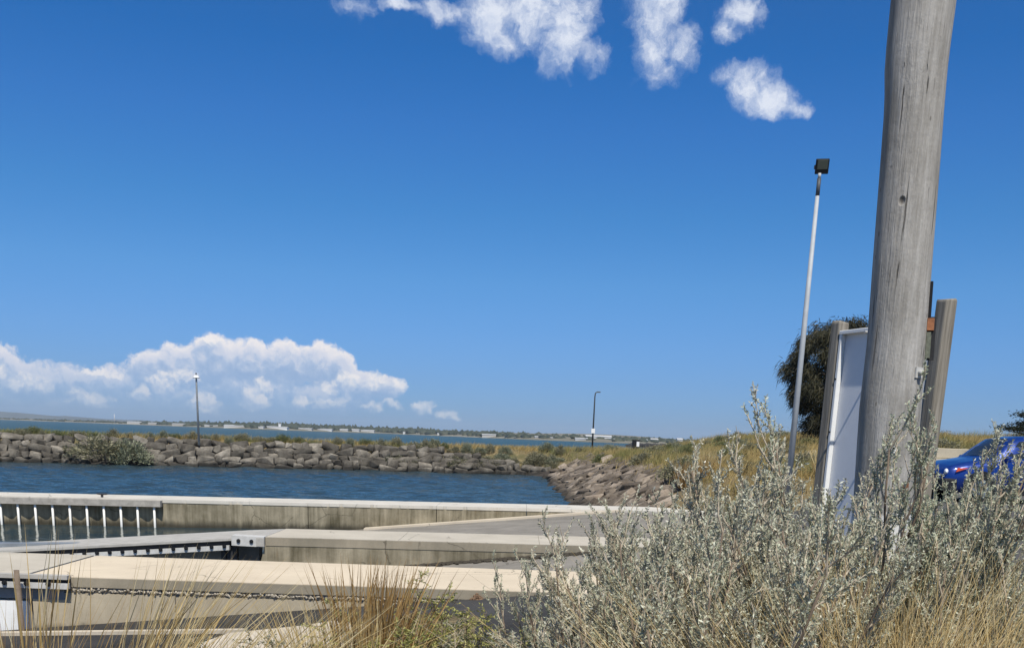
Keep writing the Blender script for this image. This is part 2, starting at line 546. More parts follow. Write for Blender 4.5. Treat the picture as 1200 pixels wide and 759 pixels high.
# water: one sheet to the horizon
def mat_water():
    m, t, out = new_mat('sea_water')
    p = t.pos()
    # waves lie across the wind: longer in x than in y
    v = t.scale(p, (.5, .85, 1))
    n1 = t.noise(v, 1.3, 3, .55, .4)
    n2 = t.noise(v, 4.2, 3, .6, .3)
    n3 = t.noise(t.scale(p, (.02, .09, 1)), 1., 4, .6)
    h = t.math('ADD', t.math('MULTIPLY', n1, 1.), t.math('MULTIPLY', n2, .33))
    calm = t.smooth(t.sep(p)[1], 30, 44)
    st = t.math('MULTIPLY_ADD', calm, .85, .12)
    st = t.math('MULTIPLY', st, t.math('MULTIPLY_ADD', n3, .8, .6))
    bp = t.n('ShaderNodeBump')
    bp.inputs['Distance'].default_value = .25
    t.l(st, bp.inputs['Strength'])
    t.l(h, bp.inputs['Height'])
    far = t.smooth(t.sep(p)[1], 95, 160)
    c = t.mix(far, (.024, .046, .060), (.012, .050, .068))
    # a ruffled sea never mirrors as fully at grazing angles as a flat sheet would
    fr = t.n('ShaderNodeFresnel'); fr.inputs['IOR'].default_value = 1.33
    t.l(bp.outputs[0], fr.inputs['Normal'])
    cap = t.math('MULTIPLY_ADD', far, -.28, .58)
    fac = t.math('MULTIPLY', t.math('MINIMUM', fr.outputs[0], cap), t.math('MULTIPLY_ADD', n3, .9, .55))
    df, gl, mx = t.n('ShaderNodeBsdfDiffuse'), t.n('ShaderNodeBsdfGlossy'), t.n('ShaderNodeMixShader')
    t.l(c, df.inputs['Color']); gl.inputs['Roughness'].default_value = .1
    gl.inputs['Color'].default_value = (.96, .95, .86, 1)
    t.l(bp.outputs[0], gl.inputs['Normal'])
    t.l(fac, mx.inputs[0]); t.l(df.outputs[0], mx.inputs[1]); t.l(gl.outputs[0], mx.inputs[2])
    t.l(mx.outputs[0], out.inputs[0])
    return m
wxs = axis([(-9000, -900, 900), (-900, -90, 90), (-90, -48, 3), (-48, 6, .27), (6, 60, 6), (60, 900, 120), (900, 9000, 900)])
wys = axis([(-10, 16, 4), (16, 34, .5), (34, 88, .24), (88, 110, 2), (110, 900, 90), (900, 9500, 900)])
WX, WY = np.meshgrid(wxs, wys)
WZ = np.zeros_like(WX)
gw_ = np.random.default_rng(21)
for i in range(26):
    lam = gw_.uniform(.75, 2.6); th = gw_.normal(1.9, .55); k_ = 2 * np.pi / lam
    WZ += lam * .0085 * np.sin(k_ * (np.cos(th) * WX + np.sin(th) * WY) + gw_.uniform(0, 6.28)) * (.65 + .35 * np.sin(WX * gw_.uniform(.1, .5) + WY * gw_.uniform(.1, .5) + i))
amp = sstep(33, 42, WY) * sstep(88, 84, WY) * sstep(-48, -44, WX) * sstep(6, 4, WX) + .18 * sstep(16, 19, WY) * sstep(36, 33, WY) * sstep(-48, -44, WX) * sstep(6, 4, WX)
WZ *= np.clip(amp, 0, 1)
nx, ny = len(wxs), len(wys)
ii = (np.arange(ny - 1)[:, None] * nx + np.arange(nx - 1)[None]).ravel()
tag(link_mesh('water', np_mesh('water', np.stack([WX, WY, WZ], -1).reshape(-1, 3), np.stack([ii, ii + 1, ii + nx + 1, ii + nx], -1), True), mat_water()), kind='structure')

# asphalt
def mat_asphalt(name, base, var=.4):
    m, t, out = new_mat(name)
    p = t.pos()
    n1 = t.noise(p, .7, 6, .65)
    v = t.voro(p, 60)
    f = t.noise(p, 90, 2, .7)
    c = t.ramp(n1, [(.3, [b * (1 - var) for b in base]), (.7, [b * (1 + var) for b in base])])
    c = t.mix(t.math('MULTIPLY', t.smooth(f, .55, .75), .55), c, [b * 3.2 for b in base])
    principled(t, out, c, .92, t.bump(v, .6, .008), spec=.06)
    return m
M['asphalt'] = mat_asphalt('dark_asphalt', (.050, .049, .048))
M['asphalt_grey'] = mat_asphalt('grey_asphalt', (.095, .092, .088), .25)
M['asphalt_worn'] = mat_asphalt('worn_asphalt', (.16, .145, .125), .25)

def sheet(name, x0, x1, y0, y1, zf, mat, nx=30, ny=12):
    xs = np.linspace(x0, x1, nx); ys = np.linspace(y0, y1, ny)
    X, Y = np.meshgrid(xs, ys)
    Z = zf(X, Y)
    i = (np.arange(ny - 1)[:, None] * nx + np.arange(nx - 1)[None]).ravel()
    o = link_mesh(name, np_mesh(name, np.stack([X, Y, Z], -1).reshape(-1, 3), np.stack([i, i + 1, i + nx + 1, i + nx], -1), True), mat)
    return tag(o, kind='structure')

# ------------------------------------------------------------------ jetties
def line_at(p, q, x):
    k = (x - p.x) / (q.x - p.x)
    return p + (q - p) * k
ZT = .9
j1n = (atz(150, 677.5, ZT), atz(630, 693, ZT))
j1f = (atz(236, 654.6, ZT), atz(640, 668, ZT))
j2n = (atz(310.8, 628.6, ZT), atz(757, 640.7, ZT))
j2f = (atz(310.8, 618.4, ZT), atz(753, 630, ZT))
ZW = .87
w3n = (atz(207, 585.4, ZW), atz(757, 598.4, ZW))
w3f = (atz(190, 580.5, ZW), atz(753, 593.4, ZW))
dz = Vector((0, 0, 1))
dy = Vector((0, 1, 0))

def slab(mb, n, f, x0, x1, zt, zb, off=0.):
    """prism between near line n and far line f from x0 to x1"""
    a, b = line_at(*n, x0), line_at(*n, x1)
    c, d = line_at(*f, x1), line_at(*f, x0)
    pts = [a - dy * off, b - dy * off, c, d]
    return mb.prism([Vector((p.x, p.y, zt)) for p in pts], [Vector((p.x, p.y, zb)) for p in pts])

def chip(mb, amount=.02, seed=1):
    """wear along the long edges of a slab: small bites out of the arris"""
    r = random.Random(seed)
    es = [e for e in mb.bm.edges if e.calc_length() > 1.2 and abs((e.verts[1].co - e.verts[0].co).normalized().x) > .8]
    bmesh.ops.subdivide_edges(mb.bm, edges=es, cuts=70, use_grid_fill=False)
    ylo = {}
    vs = [v for v in mb.bm.verts]
    for v in vs:
        k = mnoise.noise(Vector((v.co.x * 5.2, v.co.y * .2, seed * 3.1))) + .6 * mnoise.noise(Vector((v.co.x * 17, 0, seed)))
        if k > .28:
            v.co.y += amount * min(1.6, (k - .28) * 3.2) * (1 if v.co.y < amount_mid(mb) else -1)
    return mb
def amount_mid(mb):
    if not hasattr(mb, 'midy'):
        ys = [v.co.y for v in mb.bm.verts]; mb.midy = (min(ys) + max(ys)) / 2
    return mb.midy

def bolt(loc, r, mat, parent, depth=.03, name='bolt'):
    mb = MB()
    mb.cyl((0, 0, 0), r, depth, 'Y', 12)
    mb.cyl((0, -depth * .5 - .008, 0), r * .5, .016, 'Y', 6)
    o = mb.build(name, mat, parent)
    o.location = loc
    return o

# front lane asphalt ramp and car park
def fr_z(X, Y): return np.minimum(.57 + .1 * (X + 2.5), .848)
yj1 = line_at(*j1n, -3).y
tag(sheet('boat_ramp', -14, 1.19, 7.2, yj1 + .18, fr_z, M['asphalt'], 40, 8), kind='structure')
sheet('car_park', 1.19, 4.6, 7.5, 15.2, lambda X, Y: paved_z(X, Y) - .004, M['asphalt'], 20, 20)
sheet('car_park', 4.6, 34, 7.5, 34.0, lambda X, Y: paved_z(X, Y) - .004, M['asphalt_grey'], 90, 40)
sheet('car_park', 2.55, 4.6, 15.2, 18.0, lambda X, Y: paved_z(X, Y) - .02, M['asphalt_grey'], 20, 30)
def l1_z(X, Y): return np.clip(.38 + .1 * (X + 2), -1, .862)
def l2_z(X, Y): return np.clip(.27 + .092 * (X + 2.8), -1, .862)
sheet('boat_ramp', -16, 5.2, line_at(*j1f, -3).y - .1, line_at(*j2n, -3).y + .1, l1_z, M['ramp'])
sheet('boat_ramp', -16, 8.3, line_at(*j2f, -3).y - .3, line_at(*w3n, -3).y + .6, l2_z, M['ramp'])

# --- front jetty
jt = empty('concrete_jetty', (0, 15, 0))
tag(jt, 'nearest pale concrete jetty with wide cream top and buff side wall', 'jetty', 'concrete boat ramp jetties')
def rel(o, root):
    o.parent = root
    o.matrix_parent_inverse = Matrix.Translation(root.location).inverted()
    return o
X0 = atY(30, 672, line_at(*j1n, -8).y).x
XG = atY(83, 690, line_at(*j1n, -8).y).x
for xa, xb in ((X0, -5.2), (-5.2, -2.1), (-2.1, 2.6)):
    mb = MB(); slab(mb, j1n, j1f, xa + .003, xb - .003, ZT, ZT - .012); chip(mb, .03, int(xa * 10)); rel(mb.build('deck_top', M['deck']), jt)
mb = MB(); slab(mb, j1n, j1f, X0 + .004, 2.6 - .004, ZT - .0125, ZT - .155, .0); rel(mb.build('deck_edge', M['lip']), jt)
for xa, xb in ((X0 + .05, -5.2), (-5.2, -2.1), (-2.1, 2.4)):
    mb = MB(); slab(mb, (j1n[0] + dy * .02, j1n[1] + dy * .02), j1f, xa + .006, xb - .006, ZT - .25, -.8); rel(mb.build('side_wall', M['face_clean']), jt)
# ragged line of spalled grout between the deck edge and the wall
V, Fs = [], []
xs = np.arange(X0 + .1, .3, .028)
mb = MB()
for x in xs:
    y = line_at(*j1n, x).y
    for _ in range(2):
        s = rng.uniform(.009, .026)
        m = Matrix.Translation((x + rng.uniform(-.03, .03), y + .03 + rng.uniform(-.035, .02), ZT - .20 + rng.uniform(-.018, .018))) @ Matrix.Rotation(rng.uniform(0, 6), 4, Vector((rng.random(), rng.random(), 1)).normalized()) @ Matrix.Diagonal((s * 1.5, s, s * .8, 1))
        bmesh.ops.create_icosphere(mb.bm, subdivisions=1, radius=1, matrix=m)
slab(mb, (j1n[0] + dy * .06, j1n[1] + dy * .06), j1f, X0 + .06, 2.3, ZT - .16, ZT - .248)
rel(mb.build('grout_seam', M['rubble']), jt)

# line of dry seaweed left along the ramp under the middle jetty
mb = MB()
for i in range(420):
    x = rng.uniform(-2.4, 1.6)
    y = line_at(*j2n, x).y - .10 - abs(rng.gauss(0, .13))
    z = float(np.clip(.38 + .1 * (x + 2), -1, .862))
    s_ = rng.uniform(.02, .075)
    m = Matrix.Translation((x, y, z + .015)) @ Matrix.Rotation(rng.uniform(0, 6), 4, 'Z') @ Matrix.Diagonal((s_ * 1.8, s_, s_ * .55, 1))
    bmesh.ops.create_icosphere(mb.bm, subdivisions=1, radius=1, matrix=m)
for v in mb.bm.verts: v.co += Vector((rng.gauss(0, .008), rng.gauss(0, .008), rng.gauss(0, .006)))
tag(mb.build('seaweed_wrack', mat_plain('dry_seaweed', (.05, .042, .03), .95, .5, 20, .5, .02, world=True)), 'dark dry seaweed left along the ramp at the foot of the middle jetty', 'seaweed', kind='stuff')
# small heap of brown dirt against the edge of the nearest jetty
hp = atz(560, 693, .85); mb = MB()
for i in range(26):
    a_, q_ = rng.uniform(0, 6.28), rng.uniform(0, .11)
    m = Matrix.Translation((math.cos(a_) * q_, -abs(math.sin(a_)) * q_ * .7, (.12 - q_) * rng.uniform(.1, .8))) @ Matrix.Diagonal((.03, .03, .025, 1))
    bmesh.ops.create_icosphere(mb.bm, subdivisions=1, radius=1, matrix=m)
o = mb.build('dirt_heap', mat_plain('rusty_dirt', (.16, .10, .06), .95, .5, 20, .5)); o.location = (hp.x, line_at(*j1n, hp.x).y - .035, float(fr_z(np.array(hp.x), 0)) - .012)
tag(o, 'small heap of rusty brown dirt against the nearest jetty above the asphalt', 'dirt heap')

# gangway at the left end of the front jetty
gw = empty('gangway', (X0 - 2, 15.5, ZT))
tag(gw, 'grey hinged gangway with bolted edge beam at the left end of the nearest jetty', 'gangway', 'hinged gangways')
ny0 = line_at(*j1n, X0).y
g_a, g_b = Vector((XG, line_at(*j1n, XG).y - .13, ZT + .03)), Vector((X0 - 5, ny0 - .16, ZT + .03))
def ganged(root, a, b, width, lipz, gap, beam, bolts, bolt_r, matdeck, sx=1., web=.09):
    """a right end, b left end of near top edge; deck, dark web, lower beam with bolts"""
    w = Vector((0, width, 0))
    mb = MB(); mb.prism([b, a, a + w, b + w], [b - dz * lipz, a - dz * lipz, a + w - dz * lipz, b + w - dz * lipz]); mb.bevel(.012, 2)
    rel(mb.build('deck_plate', matdeck), root)
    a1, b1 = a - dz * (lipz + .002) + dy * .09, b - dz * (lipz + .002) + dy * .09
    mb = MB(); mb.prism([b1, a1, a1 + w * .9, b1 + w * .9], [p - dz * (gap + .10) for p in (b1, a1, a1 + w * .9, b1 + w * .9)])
    rel(mb.build('shade_web', M['dark']), root)  # near-black colour paints in the shadow below the overhanging deck lip
    a2, b2 = a - dz * (lipz + gap) + dy * .0, b - dz * (lipz + gap) + dy * .0
    mb = MB(); q = [b2, a2, a2 + dy * .085, b2 + dy * .085]
    mb.prism(q, [p - dz * beam for p in q]); mb.bevel(.008, 2)
    bmx = rel(mb.build('edge_beam', M['steel_light']), root)
    for k in bolts:
        p = a2 + (b2 - a2) * k - dy * .016 - dz * (.012)
        o = bolt((0, 0, 0), bolt_r, M['black'], None)
        o.location = p
        o.parent = bmx
ganged(gw, g_a, g_b, .125, .06, .06, .085, [k * .058 + .05 for k in range(14)], .036, M['alu'])
mb = MB(); q = [Vector((X0 - 5, ny0 - .03, ZT + .004)), Vector((X0 - .05, ny0 - .002, ZT + .004)), Vector((X0 - .05, line_at(*j1f, X0).y, ZT + .004)), Vector((X0 - 5, line_at(*j1f, X0).y - .1, ZT + .004))]
mb.prism(q, [p - dz * .15 for p in q]); rel(mb.build('deck_slab', M['deck_grey']), gw)
mb = MB(); a = Vector((XG - .12, g_a.y + .14, ZT - .19)); b = g_b + Vector((0, .14, -.22)); q = [b, a, a + dy * .12, b + dy * .12]
mb.prism(q, [p - dz * .17 for p in q]); rel(mb.build('float', M['grey_steel']), gw)
# timber guide pile beside it
pl = atY(20, 700, ny0 - .35)
mb = MB(); mb.tube([(0, 0, -1.5), (0, 0, 1.02)], [.05, .04], 10)
o = mb.build('guide_pile', M['brown_timber']); o.location = (pl.x, ny0 - .3, 0)
tag(o, 'slim brown timber pile standing against the gangway at lower left', 'pile')
# pale lower wall seen under the gangway
mb = MB(); y0 = ny0 - .05
mb.box((X0 - 2.52, y0 + .2, -.1), (5, .3, 1.2)); o = mb.build('quay_wall', M['white'])
tag(o, 'whitish quay wall piece below the left gangway at the picture edge', 'wall')

# pale slab and kerb in the left foreground
def on_ramp(px, py, up):
    z = .3
    for _ in range(30):
        p = atz(px, py, z); z = float(fr_z(np.array(p.x), 0)) + up
    return atz(px, py, z)
ka, kb = on_ramp(-60, 741.5, .05), on_ramp(285, 737.5, .05)
sp = [on_ramp(392, 726.5, .03), on_ramp(352, 732.5, .05), on_ramp(268, 741, .07), on_ramp(204, 764, .07)]
sp = sp + [Vector((sp[3].x + .5, 8.2, sp[3].z + .04)), Vector((1.0, 8.2, .86)), on_ramp(486, 740, .06)]
mb = MB(); mb.prism([p for p in sp][::1], [p - dz * .28 for p in sp]); mb.bevel(.015, 2)
o = mb.build('ramp_slab', M['kerb']); tag(o, kind='structure')
mb = MB()
dirv = (kb - ka); dirv.z = 0; dirv.normalize(); nv = Vector((-dirv.y, dirv.x, 0))
q = [ka, kb, kb + nv * .13, ka + nv * .13]
mb.prism(q, [p - dz * .3 for p in q]); mb.bevel(.02, 2)
tag(mb.build('kerb', M['kerb']), kind='structure')

# --- second jetty
jt2 = empty('concrete_jetty', (0, 22, 0))
tag(jt2, 'middle concrete jetty with grey top and stained side wall behind the nearest one', 'jetty', 'concrete boat ramp jetties')
XL = j2n[0].x
for xa, xb in ((XL, -2.6), (-2.6, .5), (.5, 5.0)):
    mb = MB(); slab(mb, j2n, j2f, xa + .004, xb - .004, ZT, ZT - .012); chip(mb, .035, int(xa * 10)); rel(mb.build('deck_top', M['deck_grey']), jt2)
mb = MB(); slab(mb, j2n, j2f, XL + .004, 4.996, ZT - .0125, ZT - .19); rel(mb.build('deck_edge', M['lip']), jt2)
mb = MB(); n2 = (j2n[0] + dy * .012, j2n[1] + dy * .012)
a, b = line_at(*n2, XL - .02), line_at(*n2, 4.9); c, d = line_at(*j2f, 4.9), line_at(*j2f, XL)
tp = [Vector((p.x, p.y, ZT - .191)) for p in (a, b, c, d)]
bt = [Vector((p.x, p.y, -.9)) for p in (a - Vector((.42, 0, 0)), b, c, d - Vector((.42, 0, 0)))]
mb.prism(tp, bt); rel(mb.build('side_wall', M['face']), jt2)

gw2 = empty('gangway', (XL - 3, 22, ZT))
tag(gw2, 'long grey gangway with a row of dark bolts sloping down from the middle jetty', 'gangway', 'hinged gangways')
yy = j2n[0].y
ga = atY(268, 630.5, yy - .05)
gb = atY(-2, 645.0, yy - .05)
gb = gb + (gb - ga) * .6
nb = 26
ganged(gw2, ga, gb, 2.0, .05, .10, .10, [.012 + k * .0345 for k in range(nb)], .042, M['alu'])
# wedge plate between the slope and the level deck
mb = MB(); q = [ga + Vector((.005, .0, .0)), Vector((XL - .01, j2n[0].y + .35, ZT - .001)), Vector((XL - .01, j2f[0].y - .02, ZT - .001)), ga + Vector((.005, 2.0, .0))]
mb.prism(q, [p - dz * .05 for p in q]); rel(mb.build('hinge_plate', M['alu']), gw2)
# bracket box with two bolts
bk = empty('hinge_bracket', (XL - .3, yy, ZT))
tag(bk, 'boxy galvanised bracket with two bolts where the sloping gangway meets the middle jetty', 'bracket')
b0, b1 = atY(271, 627.0, yy - .08), atY(309, 629.0, yy - .08)
mb = MB(); q = [b0, b1, b1 + dy * .3, b0 + dy * .3]
mb.prism(q, [p - dz * .215 for p in q]); mb.bevel(.02, 2)
rel(mb.build('box', M['steel_light']), bk)
mb = MB(); q = [b1 + Vector((-.16, -.02, -.02)), b1 + Vector((.01, -.02, -.02)), b1 + Vector((.01, .02, -.02)), b1 + Vector((-.16, .02, -.02))]
mb.prism(q, [p - dz * .18 for p in q]); rel(mb.build('end_plate', M['alu']), bk)
for k in (.22, .62):
    o = bolt((0, 0, 0), .042, M['black'], None); o.location = b0 + (b1 - b0) * k + Vector((0, -.012, -.105)); rel(o, bk)
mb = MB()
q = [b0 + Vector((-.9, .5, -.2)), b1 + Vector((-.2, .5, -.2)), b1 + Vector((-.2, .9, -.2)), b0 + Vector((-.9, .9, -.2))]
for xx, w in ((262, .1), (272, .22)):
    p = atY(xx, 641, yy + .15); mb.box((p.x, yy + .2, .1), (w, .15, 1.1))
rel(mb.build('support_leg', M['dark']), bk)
p0, p1 = atY(-40, 650, yy + .9), atY(305, 640, yy + .9)
mb = MB(); q = [Vector((p0.x, yy + .8, .42)), Vector((p1.x, yy + .8, .66)), Vector((p1.x, yy + 1.1, .66)), Vector((p0.x, yy + 1.1, .42))]
mb.prism(q, [Vector((p.x, p.y, -.5)) for p in q]); o = mb.build('float_hull', M['grey_steel']); rel(o, gw2)

# --- far wall with fender beam and white piles
wl = empty('jetty_wall', (0, 33, 0))
tag(wl, 'long far concrete jetty wall with pale coping, streaked face and timber fender at its left', 'wall')
XE = atY(192, 600, w3n[0].y).x
joints = [XE - 9, XE, atY(358, 600, 32).x, atY(511, 605, 33).x, atY(617, 605, 33).x, 5.2, 9.2]
ZWt = ZW
for i, (xa, xb) in enumerate(zip(joints, joints[1:])):
    mb = MB(); slab(mb, w3n, w3f, xa + .004, xb - .004, ZWt, ZWt - .10, .02); chip(mb, .045, i + 3)
    rel(mb.build('coping', M['coping']), wl)
    if i == 0: continue
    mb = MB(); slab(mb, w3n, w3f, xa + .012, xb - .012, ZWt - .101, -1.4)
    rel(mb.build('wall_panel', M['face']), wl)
# corrugated wall section under the fender
xs = np.arange(XE - 9, XE + .001, .05)
V, Fq = [], []
for x in xs:
    y = line_at(*w3n, x).y + .06 + .05 * math.cos((x - XE) / .5 * 2 * math.pi)
    V += [(x, y, ZWt - .101), (x, y, -1.4)]
for i in range(len(xs) - 1):
    Fq.append((2 * i, 2 * i + 1, 2 * i + 3, 2 * i + 2))
o = link_mesh('corrugated_panel', np_mesh('corrugated_panel', np.array(V), np.array(Fq), True), M['face']); rel(o, wl)
mb = MB(); n3 = (w3n[0] + dy * .15, w3n[1] + dy * .15); slab(mb, n3, w3f, XE - 9, XE - .01, ZWt - .102, -1.4); rel(mb.build('wall_core', M['face']), wl)
a, b = line_at(*w3n, XE - 9), line_at(*w3n, XE)
q = [Vector((a.x, a.y - .22, ZWt - .03)), Vector((b.x, b.y - .22, ZWt - .03)), Vector((b.x, b.y - .022, ZWt - .03)), Vector((a.x, a.y - .022, ZWt - .03))]
mb = MB(); mb.prism(q, [p - dz * .19 for p in q]); mb.bevel(.01, 2)
fb = rel(mb.build('fender_beam', M['timber']), wl)
for k in range(18):
    x = XE - .22 - k * .497
    y = line_at(*w3n, x).y - .12
    mb = MB(); mb.tube([(0, 0, -.5), (0, 0, ZWt - .221)], [.035, .036], 10)
    o = mb.build('fender_pile', M['pile']); o.location = (x, y, 0); rel(o, wl)
# mooring cleat on the coping
cx = atY(125, 579, 32).x
mb = MB()
mb.box((0, 0, .05), (.06, .06, .1)); mb.tube([(-.17, 0, .11), (0, 0, .1), (.17, 0, .11)], [.02, .03, .02], 8)
o = mb.build('mooring_cleat', M['dark']); o.location = (cx, line_at(*w3n, cx).y + .35, ZWt); tag(o, 'small dark mooring cleat on the coping above the timber fender', 'cleat')
# pale kerb of the ramp against the wall
mb = MB()
q = []
for x in (-4.0, 0, 3.2): pass
a, b = line_at(*w3n, -5), line_at(*w3n, 3.4)
za, zb = float(l2_z(-5, 0)) + .06, float(l2_z(3.4, 0)) + .06
q = [Vector((a.x, a.y - .45, za)), Vector((b.x, b.y - .45, zb)), Vector((b.x, b.y - .022, zb)), Vector((a.x, a.y - .022, za))]
mb.prism(q, [p - dz * .3 for p in q]); o = mb.build('kerb', M['kerb']); tag(o, kind='structure')

# ------------------------------------------------------------------ rocks
def mat_rock(name, c0, c1, c2):
    m, t, out = new_mat(name)
    p = t.pos()
    oi = t.n('ShaderNodeObjectInfo').outputs['Random']
    n1 = t.noise(p, 1.4, 6, .65)
    n2 = t.noise(p, 9, 5, .7)
    c = t.ramp(n1, [(.3, c0), (.5, c1), (.7, c2)])
    c = t.mix(t.math('MULTIPLY', t.smooth(n2, .5, .7), .5), c, [x * .5 for x in c0])
    c = t.mix(1., c, t.ramp(oi, [(0, .62), (.5, 1.0), (.8, 1.35), (1, 2.0)]), 'MULTIPLY')
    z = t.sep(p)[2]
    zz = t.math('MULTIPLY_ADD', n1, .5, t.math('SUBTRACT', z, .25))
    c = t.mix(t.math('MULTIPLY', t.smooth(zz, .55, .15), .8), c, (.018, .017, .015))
    principled(t, out, c, .9, t.bump(t.math('ADD', n1, t.math('MULTIPLY', n2, .5)), .6, .12), spec=.2)
    return m
M['rock'] = mat_rock('basalt_boulder', (.072, .063, .051), (.122, .108, .087), (.20, .18, .148))
M['slab_rock'] = mat_rock('brown_slab_rock', (.105, .083, .063), (.17, .138, .105), (.25, .21, .165))

def rock_mesh(name, seed, mat, flat=.62, npt=15, bev=.045):
    r = random.Random(seed)
    bm = bmesh.new()
    for _ in range(npt):
        v = Vector((r.gauss(0, 1), r.gauss(0, 1), r.gauss(0, 1))).normalized()
        v *= r.uniform(.85, 1.05)
        if npt > 20: v = Vector([math.copysign(abs(k) ** .6, k) for k in v])
        v = Vector((max(-.8, min(.8, v.x)), max(-.8, min(.8, v.y)), max(-.8, min(.8, v.z))))
        bm.verts.new(v * .62)
    bmesh.ops.convex_hull(bm, input=bm.verts[:])
    for v in [v for v in bm.verts if not v.link_faces]: bm.verts.remove(v)
    bmesh.ops.bevel(bm, geom=bm.edges[:], offset=bev, segments=1, affect='EDGES', clamp_overlap=True)
    me = bpy.data.meshes.new(name)
    bmesh.ops.recalc_face_normals(bm, faces=bm.faces[:])
    bm.to_mesh(me); bm.free()
    me.materials.append(mat)
    return me
rocks = [rock_mesh('boulder', 100 + i, M['rock'], npt=22, bev=.035 + .03 * (i % 3)) for i in range(16)]
for i, me in enumerate(rocks):
    if i % 3: me.polygons.foreach_set('use_smooth', np.ones(len(me.polygons), dtype=bool))
slabs = [rock_mesh('rock_slab', 300 + i, M['slab_rock'], npt=12, bev=.02) for i in range(8)]

def rock(name, me, loc, dim, rot):
    o = bpy.data.objects.new(name, me)
    o.location = loc
    o.scale = dim
    o.rotation_euler = rot
    COL.objects.link(o)
    return o
wa, wb = Vector((-41, 74.7, 0)), Vector((1.5, 86.7, 0))
wline = [Vector((-46, 73.4, 0)), Vector((-40, 75, 0)), Vector((-15, 83.2, 0)), Vector((0, 86.8, 0)), Vector((2.4, 85.5, 0))]
def along(s):
    for a, b in zip(wline, wline[1:]):
        L = (b - a).length
        if s <= L:
            d = (b - a).normalized()
            return a + d * s, d
        s -= L
    return None
row_name = ['wet dark boulder at the waterline', 'second-course breakwater boulder',
            'third-course breakwater boulder', 'top-course breakwater boulder']
def zone(x, y):
    px = PX + F * x / y
    if px < 85: return 'left of the hanging grey-green bushes'
    if px < 165: return 'beside the hanging grey-green bushes'
    if px < 300: return 'below and near the white-capped lamp post'
    if px < 450: return 'right of the white-capped lamp post'
    return 'near the grassy right end of the wall'
nrock = 0
for c in range(5):
    s = .3 + .5 * (c % 2)
    while True:
        wdt = rng.choice([.62, .8, .95, 1.15, 1.5]) * rng.uniform(.9, 1.1)
        r_ = along(s + wdt / 2)
        if r_ is None: break
        p, d = r_
        nrm = Vector((-d.y, d.x, 0))
        px = PX + F * p.x / p.y
        if not (px > 520 and c >= 4) and not (px > 560 and c >= 3) and not (px > 600 and c >= 2):
            hgt = rng.uniform(.52, .74)
            q = p + nrm * (.25 + .34 * c + rng.uniform(-.07, .07))
            z = .06 + .42 * c + rng.uniform(-.07, .08)
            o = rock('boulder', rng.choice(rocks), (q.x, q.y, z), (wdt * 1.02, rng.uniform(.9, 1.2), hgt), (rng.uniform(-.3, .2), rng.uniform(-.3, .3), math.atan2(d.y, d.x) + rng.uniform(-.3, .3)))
            tag(o, row_name[min(c, 3)] + ', ' + zone(p.x, p.y), 'boulder', 'boulders of the breakwater wall')
        s += wdt * .94
# sloping revetment on the right side of the basin
def wx(y): return float(np.interp(y, [36, 49, 62, 75, 85], [3.2, 2.84, 2.5, 2.4, 2.2]))
cnt = 0
y = 37.0
while y < 86 and cnt < 298:
    step = rng.uniform(.40, .54) * (1 + (y - 37) / 20)
    for k in range(6):
        if rng.random() < .05 or (y < 38.8 and k >= 4): continue
        u = .2 + k * .68 + rng.uniform(-.2, .2)
        x = wx(y) + u
        yy_ = y + rng.uniform(-.35, .35)
        z = u * .46 + .02 + rng.uniform(-.05, .06)
        o = rock('flat_boulder', rng.choice(slabs), (x, yy_, z), (rng.uniform(.85, 1.6), rng.uniform(.32, .6) * (1 + (y - 37) / 32), rng.uniform(.34, .55)), (rng.uniform(-.35, .45), -.43 + rng.uniform(-.25, .25), rng.uniform(-.3, .5)))
        pos = ['at the water edge of the right bank', 'low on the right bank', 'halfway up the right bank', 'high on the right bank', 'at the grass line of the right bank'][min(4, k * 5 // 6)]
        zo = 'near the wall' if y < 45 else ('mid basin' if y < 63 else 'far corner')
        tag(o, 'tilted brown boulder ' + pos + ', ' + zo, 'boulder', 'flat boulders of the sloping bank')
        cnt += 1
    y += step

# ------------------------------------------------------------------ foliage helpers
def norm(a): return a / np.maximum(1e-9, np.linalg.norm(a, axis=-1, keepdims=True))
def leaves_mesh(name, P, D, L, W, fold=.25, g=nr):
    """diamond leaves: P base, D direction, L length, W half width"""
    n = len(P)
    D = norm(D)
    rnd = norm(g.normal(size=(n, 3)))
    S = norm(np.cross(D, rnd))
    N = np.cross(S, D)
    L = L[:, None]; W = W[:, None]
    mid = P + D * L * .5 + N * L * fold * .3
    V = np.stack([P, mid + S * W, P + D * L, mid - S * W], 1).reshape(-1, 3)
    b = np.arange(n)[:, None] * 4
    Fc = np.concatenate([b + np.array([[0, 1, 2]]), b + np.array([[0, 2, 3]])], 0)
    return np_mesh(name, V, Fc)

def blades_mesh(name, P, D, H, W, bend, seg=4, head=0., g=nr):
    """tapering curved blades; D initial direction, bend = horizontal vector pull (n,3)"""
    n = len(P)
    D = norm(D)
    side = norm(np.cross(D, norm(g.normal(size=(n, 3)))))
    rows = []
    for i in range(seg + 1):
        t = i / seg
        c = P + D * (H[:, None] * t) + bend * (t ** 2.2) * H[:, None]
        c[:, 2] -= np.linalg.norm(bend, axis=1) ** 2 * H * (t ** 2.2) * .35
        w = W * (1 - .75 * t)
        if head and i == seg - 1: w = W * head
        if i == seg: w = W * .12
        rows += [c - side * w[:, None], c + side * w[:, None]]
    V = np.stack(rows, 1).reshape(-1, 3)
    k = 2 * (seg + 1)
    b = np.arange(n)[:, None] * k
    Fc = np.concatenate([b + np.array([[2 * i, 2 * i + 1, 2 * i + 3, 2 * i + 2]]) for i in range(seg)], 0)
    return np_mesh(name, V, Fc)

